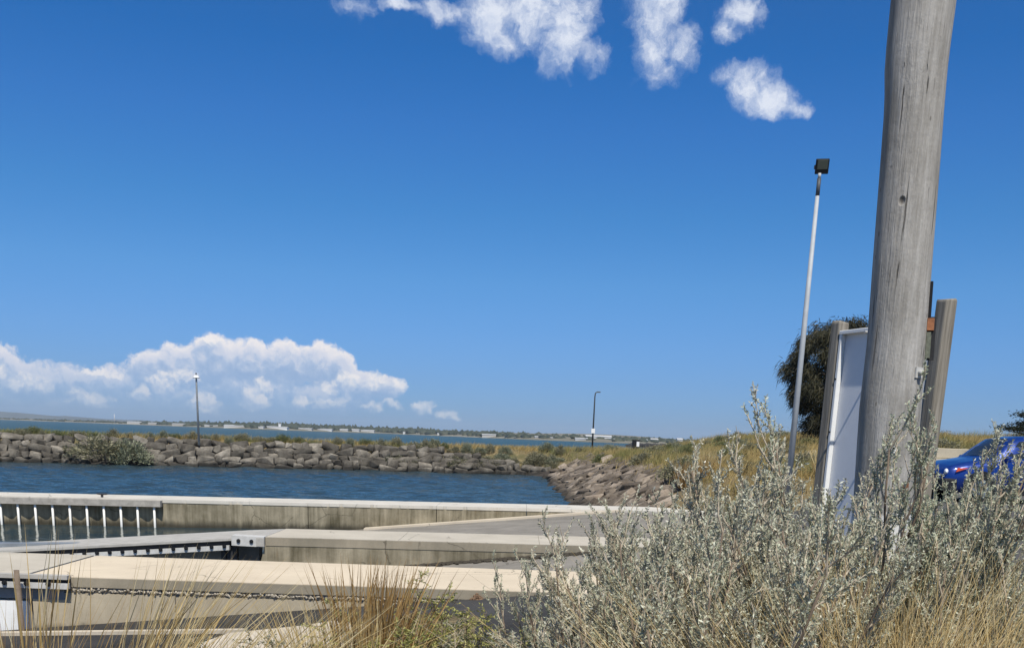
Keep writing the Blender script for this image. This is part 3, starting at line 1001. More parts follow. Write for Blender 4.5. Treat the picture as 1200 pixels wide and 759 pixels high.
M['salt'] = mat_leaf('saltbush_leaf', [(.20, .205, .15), (.42, .43, .325), (.60, .60, .475), (.34, .355, .26), (.76, .75, .63), (.48, .49, .37), (.84, .83, .72)], .30, obj_tint=((.86, .93, .84), (1.08, 1.04, 1.0)))
M['twig'] = mat_plain('bleached_twig', (.46, .39, .29), .9, .4, 12, .2)
M['stem'] = mat_plain('brown_stem', (.17, .13, .095), .9, .35, 9, .4)
M['straw'] = mat_leaf('dry_straw', [(.50, .36, .14), (.70, .54, .26), (.80, .68, .40), (.58, .42, .18), (.32, .21, .08)], .38)
M['straw_brown'] = mat_leaf('brown_straw', [(.22, .13, .05), (.34, .21, .08), (.46, .31, .13), (.30, .18, .07)], .3)
M['dune_grass'] = mat_leaf('dune_grass_blades', [(.30, .21, .075), (.46, .34, .13), (.54, .42, .19), (.36, .25, .09)], .3, world_var=(.16, (.14, .16, .045), (.27, .26, .09)))
M['weed'] = mat_leaf('weed_leaf', [(.26, .28, .075), (.45, .45, .14), (.62, .58, .24), (.34, .36, .10)], .45)
M['scrub'] = mat_leaf('scrub_leaf', [(.16, .15, .085), (.245, .23, .14), (.31, .29, .19), (.20, .195, .11)], .3)
M['scrub_green'] = mat_leaf('green_scrub_leaf', [(.09, .10, .04), (.15, .165, .065), (.21, .215, .095)], .25)
M['scrub_grey'] = mat_leaf('grey_scrub_leaf', [(.15, .165, .10), (.22, .235, .15), (.30, .30, .21)], .25)

# ---- saltbush: branching stems with small leaves
def saltbush_parts(seed, H, spread, nst, dens, low):
    r = random.Random(seed)
    g = np.random.default_rng(seed)
    wood, thin = MB(), MB()
    LP, LD = [], []
    def path(p, d, L, n, wig, up):
        pts = [p.copy()]
        for _ in range(n):
            d = (d + Vector((r.gauss(0, wig), r.gauss(0, wig), r.gauss(0, wig) + up))).normalized()
            p = p + d * (L / n)
            pts.append(p.copy())
        return pts, d
    for s in range(nst):
        az = 2 * math.pi * s / nst + r.uniform(-.4, .4)
        tilt = r.uniform(.12, 1.0) * spread
        d = Vector((math.cos(az) * math.sin(tilt), math.sin(az) * math.sin(tilt), math.cos(tilt)))
        L = H * r.uniform(.72, 1.05) / max(.55, math.cos(tilt * .8))
        pts, _ = path(Vector((math.cos(az) * .05, math.sin(az) * .05, 0)), d, L, 9, .13, .09)
        wood.tube(pts, [.011 * (1 - i / 10) + .0022 for i in range(10)], 5)
        nb = int(13 * dens)
        for b in range(nb):
            tt = low + (1 - low) * (b + r.random()) / nb
            i = min(8, int(tt * 9)); fr = tt * 9 - i
            p = pts[i].lerp(pts[i + 1], fr)
            ld = (pts[i + 1] - pts[i]).normalized()
            o = Vector((r.gauss(0, 1), r.gauss(0, 1), r.gauss(0, .5)))
            bd = (ld * 1.0 + (o - ld * o.dot(ld)).normalized() * .62 + Vector((0, 0, .2))).normalized()
            bl = H * r.uniform(.12, .28) * (1.15 - .55 * tt)
            bp, _ = path(p, bd, bl, 4, .16, .16)
            thin.tube(bp, [.0042, .0036, .003, .0024, .0018], 4, cap=False)
            for k in range(9):
                t2 = .12 + .88 * (k + r.random()) / 9
                j = min(3, int(t2 * 4)); q = bp[j].lerp(bp[j + 1], t2 * 4 - j)
                l2 = (bp[j + 1] - bp[j]).normalized()
                o = Vector((r.gauss(0, 1), r.gauss(0, 1), r.gauss(0, .7)))
                td = (l2 * 1.1 + (o - l2 * o.dot(l2)).normalized() * .6).normalized()
                tl = r.uniform(.03, .085)
                tp, _ = path(q, td, tl, 3, .15, .15)
                thin.tube(tp, [.0022, .002, .0017, .0013], 3, cap=False)
                if r.random() < .10: continue            # a bare twig
                nl = int(tl / .0030)
                for m in range(nl):
                    t3 = (m + .5) / nl
                    jj = min(2, int(t3 * 3)); c = tp[jj].lerp(tp[jj + 1], t3 * 3 - jj)
                    l3 = (tp[jj + 1] - tp[jj]).normalized()
                    LP.append(c); LD.append(l3 * .65)
    P = np.array([tuple(v) for v in LP]); D = np.array([tuple(v) for v in LD])
    D = D + norm(g.normal(size=D.shape)) * .75
    n = len(P)
    lm = leaves_mesh('foliage', P, D, g.uniform(.010, .020, n), g.uniform(.0022, .0040, n), .4, g)
    return wood, thin, lm
SB = []
def make_saltbush(seed, H, spread, nst, dens, low):
    root = empty('saltbush')
    w, tw, lm = saltbush_parts(seed, H, spread, nst, dens, low)
    w.build('stems', M['stem'], root)
    tw.build('twigs', M['twig'], root)
    link_mesh('foliage', lm, M['salt'], root)
    return root
for i, (H, spr, ns, de, lo) in enumerate([(1.55, .40, 13, 1.1, .25), (1.5, .48, 14, 1.1, .25), (1.6, .30, 7, .9, .55), (1.4, .52, 15, 1.2, .2), (1.7, .20, 8, .95, .45)]):
    pr_ = make_saltbush(40 + i, H, spr, ns, de, lo)
    zz_ = sorted(v.co.z for c in pr_.children for v in c.data.vertices)
    SB.append((zz_[int(len(zz_) * (.985 if spr < .35 else .955))], pr_))
sites = [  # px, py of the tip, distance, kind, label
    (1036, 489, 3.9, 4, 'tall silvery saltbush whose tip rises in front of the big timber pole'),
    (962, 500, 4.5, 4, 'slender silvery saltbush in front of the left sign post and white panel'),
    (1165, 512, 3.7, 2, 'tall open saltbush with dark bare stems in front of the blue car'),
    (1090, 525, 4.5, 2, 'saltbush with a curved dark stem just right of the big timber pole'),
    (846, 572, 4.4, 4, 'saltbush with one long spike right of the rock bank corner'),
    (830, 618, 4.8, 0, 'saltbush at the back of the thicket before the far wall end'),
    (890, 600, 3.6, 0, 'saltbush right of the middle of the foreground thicket'),
    (800, 602, 4.7, 4, 'thin leaning saltbush spray seen against the far jetty wall'),
    (744, 612, 4.5, 4, 'saltbush with an upright spike over the middle jetty deck'),
    (905, 612, 4.1, 0, 'dense saltbush below the floodlight pole'),
    (778, 652, 4.6, 1, 'broad saltbush at the right end of the nearest jetty'),
    (735, 690, 4.0, 3, 'leftmost saltbush beside the dark asphalt'),
    (822, 640, 3.7, 1, 'bushy saltbush in the middle of the foreground thicket'),
    (862, 650, 3.1, 3, 'low saltbush at the bottom of the thicket below the floodlight pole'),
    (790, 690, 3.3, 3, 'low saltbush at the bottom edge in front of the nearest jetty end'),
    (930, 640, 3.3, 0, 'close saltbush in front of the sign at the bottom of the picture'),
    (1192, 590, 4.6, 0, 'leafy saltbush behind the others at the right edge'),
    (1044, 512, 4.2, 2, 'leafy saltbush plume against the middle of the big timber pole'),
    (1134, 590, 4.7, 2, 'saltbush beside the front wheel of the blue car'),
    (672, 680, 4.6, 0, 'small saltbush nearest the dark asphalt at the left end of the thicket'),
    (1212, 548, 3.5, 2, 'saltbush cut by the right edge of the picture'),
    (930, 602, 4.9, 1, 'saltbush at the back of the thicket near the left sign post'),
]
used = set()
for i, (px, py, Y, k, lab) in enumerate(sites):
    H, proto = SB[k]
    o = proto if k not in used else copy_tree(proto)
    used.add(k)
    p = atY(px, py, Y)
    gz = 1.5
    s = (p.z - gz) / H
    o.location = (p.x - .03, Y, gz)
    o.scale = (s * .95, s * .95, s)
    o.rotation_euler = (0, 0, rng.uniform(0, 6.28))
    tag(o, lab, 'shrub', 'silvery saltbushes in the foreground')

# ---- grass tufts
def tuft(name, seed, n, H, rad, lean, W, mat, label, cat, group, loc, head=0., spread=.25, hv=.35, rz=0):
    g = np.random.default_rng(seed)
    a = g.uniform(0, 2 * np.pi, n); q = rad * np.sqrt(g.uniform(0, 1, n))
    P = np.stack([np.cos(a) * q, np.sin(a) * q, np.zeros(n)], 1)
    D = np.stack([np.cos(a) * g.uniform(0, spread, n) + lean[0] * .5, np.sin(a) * g.uniform(0, spread, n) + lean[1] * .5, np.ones(n)], 1)
    b = np.stack([lean[0] * g.uniform(.3, 1.2, n) + g.normal(0, .1, n), lean[1] * g.uniform(.3, 1.2, n) + g.normal(0, .1, n), np.zeros(n)], 1)
    hh = H * (1 - hv * g.uniform(0, 1, n) ** 1.5)
    me = blades_mesh(name, P, D, hh, W * g.uniform(.6, 1.2, n), b, 5, head, g)
    o = link_mesh(name, me, mat)
    o.location = loc; o.rotation_euler = (0, 0, rz)
    return tag(o, label, cat, group)
GG = 'dry grass tufts in the foreground'
def tsite(px, py, Y, gz=1.5):
    p = atY(px, py, Y)
    return (p.x, Y, gz), p.z - gz
def t_at(px, py, Y, n, rad, lean, W, mat, label, seed, head=0., spread=.2, hv=.4, gz=1.5):
    (x, y, z), H = tsite(px, py, Y, gz)
    tuft('grass_tuft', seed, n, H * 1.04, rad, lean, W, mat, label, 'grass', GG, (x, y, z), head, spread, hv)
t_at(112, 640, 3.7, 210, .08, (.30, .05), .0014, M['straw'], 'tall fan of golden grass leaning right at the left edge', 1, 1.5, .16, .35)
t_at(18, 615, 3.6, 46, .08, (.05, 0), .0021, M['straw'], 'few tall upright straw stalks at the far left edge', 2, 1.6, .10, .4)
t_at(10, 690, 3.3, 170, .07, (.10, .0), .0026, M['straw_brown'], 'short brown grass clump in the bottom left corner', 3, 0, .2, .5)
t_at(215, 672, 3.8, 150, .09, (.55, .05), .0014, M['straw'], 'golden grass stalks bending far right over the pale wall', 4, 1.5, .2, .45)
t_at(150, 700, 3.5, 230, .14, (.35, .05), .0014, M['straw'], 'low golden grass in front of the tall leaning fan', 5, 0, .3, .5)
t_at(432, 657, 4.9, 430, .085, (.06, 0), .0023, M['straw_brown'], 'brown-gold grass clump standing upright at bottom centre', 6, 1.6, .22, .5)
t_at(410, 700, 4.7, 460, .15, (-.05, 0), .0020, M['straw'], 'fuzzy pale straw tuft at the foot of the brown-gold clump', 7, 1.3, .35, .5)
t_at(300, 735, 4.0, 200, .2, (.1, 0), .0018, M['straw'], 'low straw tuft over the pale foreground slab', 8, 1.2, .4, .5)
for i, (px, py, Y, ln, lab) in enumerate([
        (1022, 632, 2.9, (-.25, 0), 'golden grass tuft under the white painted pole foot'),
        (1066, 618, 3.0, (.1, 0), 'golden grass tuft behind the curved saltbush stem'),
        (1116, 612, 2.9, (.25, 0), 'golden grass tuft directly below the blue car bonnet'),
        (1156, 625, 2.8, (-.15, 0), 'golden grass tuft between the two dark saltbush stems'),
        (1195, 640, 3.1, (.1, 0), 'golden grass tuft cut by the right edge'),
        (1045, 662, 2.6, (.3, 0), 'large sagging golden grass tuft at bottom right'),
        (1130, 670, 2.5, (-.3, 0), 'bottom golden grass tuft sagging left near the corner'),
        (1008, 668, 3.3, (.35, 0), 'golden grass tuft sagging right beside the white pole foot'),
        (1080, 650, 3.4, (-.2, 0), 'golden grass tuft left of the curved dark stem'),
        (1175, 655, 3.5, (.3, 0), 'golden grass tuft behind the right corner saltbush'),
        (985, 690, 2.9, (.25, 0), 'golden grass tuft in the gap of the thicket under the white panel'),
        (920, 690, 4.6, (.1, 0), 'straw tuft showing through the thicket below the floodlight pole'),
        (1090, 700, 2.4, (.45, 0), 'lowest golden grass tuft along the bottom right edge')]):
    t_at(px, py + (40 if px < 1000 else 14), Y, 380, .19, (ln[0] * 1.3, .05), .0028, M['straw'], lab, 20 + i, 0, .5, .6)

# ---- leafy weed at bottom centre, low scrub along the bottom edge
def weed_parts(seed, H, spread, nst, leaf, mat, woodmat, root, lw=.35):
    r = random.Random(seed); g = np.random.default_rng(seed)
    wood = MB(); LP, LD = [], []
    for s in range(nst):
        az = r.uniform(0, 6.28); tilt = r.uniform(.05, 1) * spread
        d = Vector((math.cos(az) * math.sin(tilt), math.sin(az) * math.sin(tilt), math.cos(tilt)))
        p = Vector((math.cos(az) * .06, math.sin(az) * .06, 0)); pts = [p.copy()]
        L = H * r.uniform(.65, 1.03)
        for _ in range(7):
            d = (d + Vector((r.gauss(0, .12), r.gauss(0, .12), .05))).normalized(); p = p + d * L / 7; pts.append(p.copy())
        wood.tube(pts, [.006 - .0007 * i for i in range(8)], 4)
        for k in range(int(120 * H)):
            t = .25 + .75 * r.random(); i = min(6, int(t * 7)); c = pts[i].lerp(pts[i + 1], t * 7 - i)
            o = Vector((r.gauss(0, 1), r.gauss(0, 1), r.gauss(.2, .6))).normalized()
            ln = r.uniform(.04, .14) * (1.2 - .6 * t)
            e = c + o * ln
            wood.tube([c, e], [.0018, .001], 3, cap=False)
            for m in range(7):
                LP.append(c.lerp(e, .3 + .7 * m / 6)); LD.append(o)
    P = np.array([tuple(v) for v in LP]); D = np.array([tuple(v) for v in LD]) + norm(g.normal(size=(len(LP), 3))) * .9
    n = len(P)
    wood.build('stems', woodmat, root)
    link_mesh('foliage', leaves_mesh('foliage', P, D, g.uniform(.7, 1.3, n) * leaf, g.uniform(.7, 1.3, n) * leaf * lw * .6, .4, g), mat, root)
for px, py, Y, sp, lab, sd, ns in [(566, 728, 4.9, .6, 'spreading yellow-green weed under the dark asphalt edge', 4, 20), (505, 728, 4.5, .7, 'low pale green weed at the very bottom centre', 9, 20), (492, 674, 5.2, .32, 'tallest yellow-green weed standing against the nearest jetty top', 1, 16), (535, 705, 5.0, .55, 'bushy yellow-green weed at the bottom edge beside the asphalt', 2, 20),
                                   (455, 722, 4.6, .7, 'low green weed in front of the brown-gold grass clump', 3, 18)]:
    loc, H = tsite(px, py, Y, 1.45)
    root = empty('leafy_weed', loc); weed_parts(sd, H, sp, max(8, int(ns * .7)), .019, M['weed'], M['stem'], root)
    tag(root, lab, 'weed', 'leafy green weeds')
for px, py, Y, lab, sd in [(590, 728, 4.6, 'low grey scrub plant at the bottom edge left of the saltbush thicket', 5), (250, 728, 4.3, 'sparse scrubby plant over the pale foreground slab', 6), (350, 738, 4.4, 'low scrubby plant left of the brown-gold grass', 7), (640, 735, 4.2, 'grey scrub plant at the foot of the leftmost saltbush', 8)]:
    loc, H = tsite(px, py, Y, 1.45)
    root = empty('scrub_plant', loc); weed_parts(sd, H, .75, 12, .017, M['scrub_grey'], M['twig'], root)
    tag(root, lab, 'scrub', 'low scrub plants on the near bank')

# ---- bank vegetation: grass (uncountable) and individual bushes
def scatter_grass(name, n, box, cond, H, W, mat, seed):
    g = np.random.default_rng(seed)
    X = g.uniform(box[0], box[1], n * 3); Y = g.uniform(box[2], box[3], n * 3)
    ok = cond(X, Y, g)
    X, Y = X[ok][:n], Y[ok][:n]
    Z = ground_h(X, Y)
    m = len(X)
    P = np.stack([X, Y, Z - .03], 1)
    patch = .55 + .75 * np.clip(.5 + .6 * wob(X, Y, .9), 0, 1)
    hh = H * patch * g.uniform(.5, 1.25, m)
    D = np.stack([g.normal(.08, .28, m), g.normal(0, .28, m), np.ones(m)], 1)
    b = np.stack([g.normal(.2, .2, m), g.normal(0, .2, m), np.zeros(m)], 1)
    o = link_mesh(name, blades_mesh(name, P, D, hh, W * g.uniform(.6, 1.4, m), b, 2, 0, g), mat)
    return tag(o, 'dry tan and olive grass covering ' + ('the dune and bank beyond the jetties' if 'dune' in name else 'the near bank'), 'grass', kind='stuff')
def cond_bank(X, Y, g):
    w = np.interp(Y, [36, 49, 62, 75, 85], [3.2, 2.84, 2.5, 2.4, 2.2])
    edge = w + np.interp(Y, [36, 62, 86], [3.7, 3.5, 2.4]) + g.normal(0, .35, len(X))
    keep = (X > edge) & (X < .62 * Y + 4) & (g.uniform(0, 1, len(X)) < (48 / Y) ** 1.2)
    keep &= ~((Y < 35) & (X > 12))
    keep &= ~((np.abs(X - 10.9) < 1.6) & (Y > 86) & (Y < 98))
    return keep & (poly_sd(X, Y) > .5)
scatter_grass('dune_grass', 150000, (4, 60, 35.2, 108), cond_bank, .62, .013, M['dune_grass'], 3)
def cond_bw(X, Y, g):
    sd = poly_sd(X, Y)
    return (sd > 2.7) & (X < 4.5)
scatter_grass('dune_grass_crest', 26000, (-46, 4.5, 70, 100), cond_bw, .5, .018, M['dune_grass'], 4)

def bush_mesh(seed, H, Rr, n, leaf, stemy=.0):
    g = np.random.default_rng(seed)
    nc = 46
    c = norm(g.normal(size=(nc, 3))) * (g.uniform(.35, 1, (nc, 1)) ** .5)
    c[:, 2] = np.abs(c[:, 2])
    c = c * np.array([Rr, Rr, H * .85]) + np.array([0, 0, H * .10])
    idx = g.integers(0, nc, n)
    r = g.normal(size=(n, 3)) * np.array([Rr, Rr, H]) * .14
    P = c[idx] + r
    P[:, 2] = np.maximum(P[:, 2], .01)
    D = norm(P - np.array([0, 0, -H * .2])) + norm(g.normal(size=(n, 3))) * .8
    return leaves_mesh('bush', P, D, g.uniform(.6, 1.4, n) * leaf, g.uniform(.6, 1.4, n) * leaf * .22, .4, g)
bmesh_tan = [bush_mesh(50 + i, 1, 1, 1700, .16) for i in range(3)]
bmesh_green = [bush_mesh(60 + i, 1, 1, 1900, .14) for i in range(3)]
bmesh_grey = [bush_mesh(70 + i, 1, 1, 1900, .15) for i in range(3)]
for me in bmesh_tan: me.materials.append(M['scrub'])
for me in bmesh_green: me.materials.append(M['scrub_green'])
for me in bmesh_grey: me.materials.append(M['scrub_grey'])
def bush(ms, x, y, w, h, label, group, z=None):
    o = bpy.data.objects.new('bush', rng.choice(ms))
    z = float(ground_h(np.array([x]), np.array([y]))[0]) - .05 if z is None else z
    o.location = (x, y, z)
    o.scale = (w, w * rng.uniform(.8, 1.1), h)
    o.rotation_euler = (0, 0, rng.uniform(0, 6.28))
    COL.objects.link(o)
    return tag(o, label, 'bush', group)
# two bushes hanging over the rock face
p = atY(112, 540, 76.5); bush(bmesh_tan, p.x, 77.6, 2.2, 1.5, 'wide tan-grey bush hanging over the breakwater wall', None, .45)
p = atY(150, 540, 77); bush(bmesh_grey, p.x, 77.4, 1.45, 1.7, 'rounder grey-green bush right of the tan one on the breakwater wall', None, .15)
s = .6
BG = 'small bushes along the breakwater crest'
while True:
    r_ = along(s)
    if r_ is None: break
    p, d = r_
    q = p + Vector((-d.y, d.x, 0)) * rng.uniform(2.6, 4.2)
    px = PX + F * p.x / p.y
    ms, nm = rng.choice([(bmesh_tan, 'tan'), (bmesh_tan, 'tan'), (bmesh_grey, 'grey-green'), (bmesh_green, 'green')])
    big = px > 420
    bush(ms, q.x, q.y, rng.uniform(.35, .8), rng.uniform(.35, .75) * (1.2 if big else 1), 'small %s bush on the breakwater crest, %s' % (nm, zone(p.x, p.y)), BG)
    if px > 430:
        for _ in range(4):
            q = p + Vector((-d.y, d.x, 0)) * rng.uniform(.9, 2.6) + d * rng.uniform(-.6, .6)
            hz = .3 + .42 * (q - p).length
            bush(rng.choice([bmesh_tan, bmesh_tan, bmesh_grey]), q.x, q.y, rng.uniform(.55, .95), rng.uniform(.5, .8), 'brownish bush growing over the rocks at the right end of the breakwater', BG, hz - .2)
    s += rng.uniform(.7, 1.5)
BK = 'bushes on the bank beyond the jetties'
n = 0
tries = 0
while n < 130 and tries < 4000:
    tries += 1
    y = rng.uniform(38, 102); x = rng.uniform(4, .55 * y + 3)
    w = wx(min(y, 85)) + float(np.interp(y, [36, 62, 86], [3.6, 3.3, 2.2]))
    if x < w or poly_sd(np.array([x]), np.array([y]))[0] < 1: continue
    if x > 12 and y < 40: continue
    if abs(x / y - .113) < .02 and y > 60: continue
    if x > .42 * y and rng.random() < .7: continue
    px = PX + F * x / y
    ms, nm = rng.choice([(bmesh_tan, 'tan'), (bmesh_tan, 'tan'), (bmesh_grey, 'grey-green'), (bmesh_green, 'dark green'), (bmesh_green, 'dark green')])
    where = ('left of the black lamp post' if px < 690 else 'between black lamp post and bin' if px < 745 else 'left of the floodlight pole' if px < 920 else 'right of the floodlight pole')
    dist = 'near' if y < 55 else ('further back' if y < 75 else 'far back')
    bush(ms, x, y, rng.uniform(.4, .95), rng.uniform(.3, .75), '%s bush %s on the bank, %s' % (nm, dist, where), BK)
    n += 1
# golden bushes just behind the far jetty wall
for px, py, Y, w, h, lab in [(806, 588, 38.5, .75, 1.15, 'rusty golden grass bush behind the right end of the far jetty wall'), (825, 588, 39.5, .6, 1.2, 'paler golden grass bush right of the rusty one behind the far jetty wall'),
                             (965, 575, 37.5, .6, 1.1, 'golden grass bush between the floodlight pole and the sign post')]:
    p = atY(px, py, Y)
    gz = float(ground_h(np.array([p.x]), np.array([Y]))[0])
    tuft('grass_bush', int(px), 420, h, w * .55, (.03, 0), .012, M['straw_brown'] if px == 806 else M['straw'], lab, 'grass', 'golden grass bushes beyond the far wall', (p.x, Y, gz - .05), 0, .5, .5)

# ------------------------------------------------------------------ trees
M['bark'] = mat_plain('dark_bark', (.07, .055, .042), .95, .4, 6, .6, .03)
M['oak'] = mat_leaf('sheoak_needles', [(.020, .022, .011), (.042, .042, .021), (.078, .066, .034), (.034, .037, .018)], .15)
M['pine'] = mat_leaf('pine_needles', [(.012, .018, .010), (.025, .032, .016), (.04, .045, .022)], .12)
def sheoak(loc, H, Rr, seed, root):
    r = random.Random(seed); g = np.random.default_rng(seed)
    tr = MB()
    trunk = [Vector((0, 0, -.2))]
    for i in range(7): trunk.append(trunk[-1] + Vector((r.uniform(-.12, .12), r.uniform(-.1, .1), H * .11)))
    tr.tube(trunk, [.24, .22, .2, .17, .14, .11, .08, .05], 10)
    LP, LD, LL = [], [], []
    C = []
    for k in range(270):
        v = Vector((r.gauss(0, 1), r.gauss(0, 1), r.gauss(0, 1))).normalized() * (r.random() ** .25)
        zz = v.z * .52 + .56
        wf = 1.0 if v.z > -.2 else 1.0 + v.z * .35
        lump = 1 + .18 * mnoise.noise(v * 2.3 + Vector((seed, 0, 0)))
        c = Vector((v.x * Rr * lump * wf, v.y * Rr * lump * wf, zz * H * (1 + .0 * lump)))
        C.append(c)
    for c in C[:60]:
        b = trunk[min(7, max(2, int(c.z / H * 8)))]
        m = b.lerp(c, .5) + Vector((0, 0, .25))
        tr.tube([b, m, c], [.06, .04, .015], 5)
    tr.build('trunk', M['bark'], root)
    P = []; D = []
    for c in C:
        nn = 190
        o = Vector((c.x, c.y, 0)).normalized() if c.xy.length > .1 else Vector((1, 0, 0))
        for _ in range(nn):
            q = c + Vector((r.gauss(0, .22), r.gauss(0, .22), r.gauss(0, .20)))
            P.append(tuple(q)); D.append((o.x * .7 + r.gauss(0, .5), o.y * .7 + r.gauss(0, .5), r.gauss(-.35, .55)))
    P = np.array(P); D = np.array(D); n = len(P)
    me = blades_mesh('crown', P, D, g.uniform(.16, .40, n), g.uniform(.012, .024, n), np.stack([np.zeros(n), np.zeros(n), -g.uniform(.1, .7, n)], 1), 2, 0, g)
    link_mesh('crown', me, M['oak'], root)
pt = atY(962, 540, 55)
gz = float(ground_h(np.array([16.3]), np.array([55.]))[0])
tr = empty('sheoak_tree', (16.75, 55, gz - .05))
top = atY(975, 378, 55).z
sheoak((0, 0, 0), (top - gz) * .94, 2.75, 4, tr)
tag(tr, 'dense dark she-oak tree with drooping foliage behind the floodlight pole and sign', 'tree')
# spreading pine at the right edge
def pine(H, Rr, seed, root):
    r = random.Random(seed); g = np.random.default_rng(seed)
    tr = MB(); tr.tube([(0, 0, -.2), (.05, 0, H * .4), (-.05, 0, H * .75), (0, 0, H)], [.2, .16, .1, .03], 9)
    P, D = [], []
    for k in range(17):
        z = H * r.uniform(.25, .95); az = r.uniform(0, 6.28); L = Rr * r.uniform(.55, 1.05) * (1.12 - .62 * z / H)
        e = Vector((math.cos(az) * L, math.sin(az) * L, z + L * .12))
        b = Vector((0, 0, z)); m = b.lerp(e, .5) - Vector((0, 0, .05))
        tr.tube([b, m, e], [.05, .035, .012], 5)
        for j in range(8):
            c = b.lerp(e, .4 + .6 * r.random())
            for _ in range(55):
                P.append((c.x + r.gauss(0, .27), c.y + r.gauss(0, .27), c.z + abs(r.gauss(0, .11)))); D.append((r.gauss(0, 1), r.gauss(0, 1), r.gauss(.5, .5)))
    P = np.array(P); D = np.array(D); n = len(P)
    tr.build('trunk', M['bark'], root)
    link_mesh('crown', leaves_mesh('crown', P, D, g.uniform(.12, .26, n), g.uniform(.012, .025, n), .3, g), M['pine'], root)
pp = atY(1222, 515, 52)
gz = float(ground_h(np.array([pp.x]), np.array([52.]))[0])
tr = empty('pine_tree', (pp.x, 52, gz - .05)); pine(max(1.2, atY(1200, 484, 52).z - gz), 2.3, 8, tr)
tag(tr, 'dark spreading pine cut by the right edge above the blue car', 'tree')

# ------------------------------------------------------------------ far shore
def far_h(x, y):
    return 1.5
M['far_land'] = mat_plain('far_shore_land', (.17, .155, .11), .95, .35, .01, 0, world=True)
M['far_tree'] = mat_leaf('far_wood', [(.028, .036, .022), (.045, .055, .033), (.065, .07, .042), (.04, .05, .028)], .0)
M['far_hill'] = mat_plain('far_hill', (.085, .095, .085), 1., .3, .003, 0, world=True)
def mat_far():
    m, t, out = new_mat('far_pale_cladding')
    oi = t.n('ShaderNodeObjectInfo').outputs['Random']
    principled(t, out, t.ramp(oi, [(0, (.62, .61, .58)), (.35, (.40, .37, .32)), (.6, (.70, .69, .66)), (1, (.46, .46, .46))]), .7)
    return m
M['far_white'] = mat_far()
M['far_roof'] = mat_plain('far_grey_roof', (.46, .46, .45), .8, .1, .1, 0, world=True, spec=.05)
M['far_sand'] = mat_plain('far_beach', (.24, .215, .165), .95, .3, .02, 0, world=True)
# shore line as seen: distance at each picture column
SHX = [(-150, 1900), (0, 1900), (140, 1700), (300, 1400), (450, 1650), (600, 1150), (720, 1050), (830, 1250), (960, 1500), (1300, 1500)]
def shore_pt(px, back=0., z=0.):
    D = float(np.interp(px, [a for a, _ in SHX], [b for _, b in SHX])) + back
    x = (px - PX) / F
    return Vector((x * D, D, z))
cols = np.linspace(-150, 1300, 140)
V, Fq = [], []
prof = [(-6, -.6), (0, .25), (14, 1.4), (60, 3.5), (200, 6), (600, 9), (900, 2)]
for px in cols:
    for bk_, z in prof:
        w = (1 + .25 * math.sin(px * .021 + bk_ * .01)) * float(np.interp(px, [0, 120, 260], [.25, .4, 1]))
        V.append(tuple(shore_pt(px, bk_, z * (w if z > 1 else 1))))
kp = len(prof)
for i in range(len(cols) - 1):
    for j in range(kp - 1):
        Fq.append((i * kp + j, (i + 1) * kp + j, (i + 1) * kp + j + 1, i * kp + j + 1))
o = link_mesh('far_shore', np_mesh('far_shore', np.array(V), np.array(Fq), True), M['far_land']); tag(o, kind='structure')
# beach strip
V, Fq = [], []
for px in cols:
    V.append(tuple(shore_pt(px, -1, .12))); V.append(tuple(shore_pt(px, 12, .9 + .3 * math.sin(px * .05))))
for i in range(len(cols) - 1): Fq.append((2 * i, 2 * i + 2, 2 * i + 3, 2 * i + 1))
o = link_mesh('beach', np_mesh('beach', np.array(V), np.array(Fq)), M['far_sand']); tag(o, kind='structure')
# distant hills
def hill(name, dist, prof_px, mat, depth=1500):
    V, Fq = [], []
    n = 0
    for px, hpx in prof_px:
        x = (px - PX) / F
        h = hpx * dist / F
        V += [(x * dist, dist, -1), (x * dist * 1.0, dist + depth * .3, h * .7), (x * (dist + depth), dist + depth, h * (dist + depth) / dist), (x * (dist + 2 * depth), dist + 2 * depth, -1)]
        n += 1
    for i in range(n - 1):
        for j in range(3):
            Fq.append((i * 4 + j, i * 4 + 4 + j, i * 4 + 5 + j, i * 4 + 1 + j))
    o = link_mesh(name, np_mesh(name, np.array(V), np.array(Fq), True), mat)
    return tag(o, kind='structure')
pr = []
for px in np.linspace(-200, 420, 80):
    b = np.interp(px, [-200, -60, 0, 60, 100, 150, 260, 420], [9.5, 9.5, 7.6, 5.2, 4.2, 3.2, 2.6, 2])
    pr.append((px, float(b + .5 * math.sin(px * .09) + .3 * math.sin(px * .23 + 1))))
hill('hills', 5200, pr, M['far_hill'])
# wood along the shore: one mass
g = np.random.default_rng(9)
bm = bmesh.new(); bmesh.ops.create_icosphere(bm, subdivisions=1, radius=1)
iv = np.array([tuple(v.co) for v in bm.verts]); ifc = np.array([[v.index for v in f.verts] for f in bm.faces]); bm.free()
VV, FF = [], []
k = 0
for i in range(3200):
    px = g.uniform(-20, 1020)
    dens = float(np.interp(px, [-20, 60, 180, 230, 900, 1020], [.06, .2, .5, 1, 1, 1]))
    if g.random() > dens: continue
    bk_ = g.uniform(20, 420) ** 1.0
    D = float(np.interp(px, [a for a, _ in SHX], [b for _, b in SHX]))
    hmax = float(np.interp(px, [0, 150, 250, 300, 400, 520, 620, 700, 800, 860, 1020], [1.4, 2.6, 6.0, 8.2, 7.4, 7.0, 6.6, 7.0, 6.0, 4.2, 3.2])) * D / F
    p = shore_pt(px, bk_)
    zt = hmax * (.5 + .5 * (bk_ / 420) ** .6) * g.uniform(.75, 1.12) + HC * .4
    sx = g.uniform(3.5, 8); sz = zt * .62
    v = iv * (1 + .25 * g.normal(size=(len(iv), 1))) * np.array([sx, sx, sz]) + np.array([p.x, p.y, zt - sz * .9])
    VV.append(v); FF.append(ifc + k); k += len(iv)
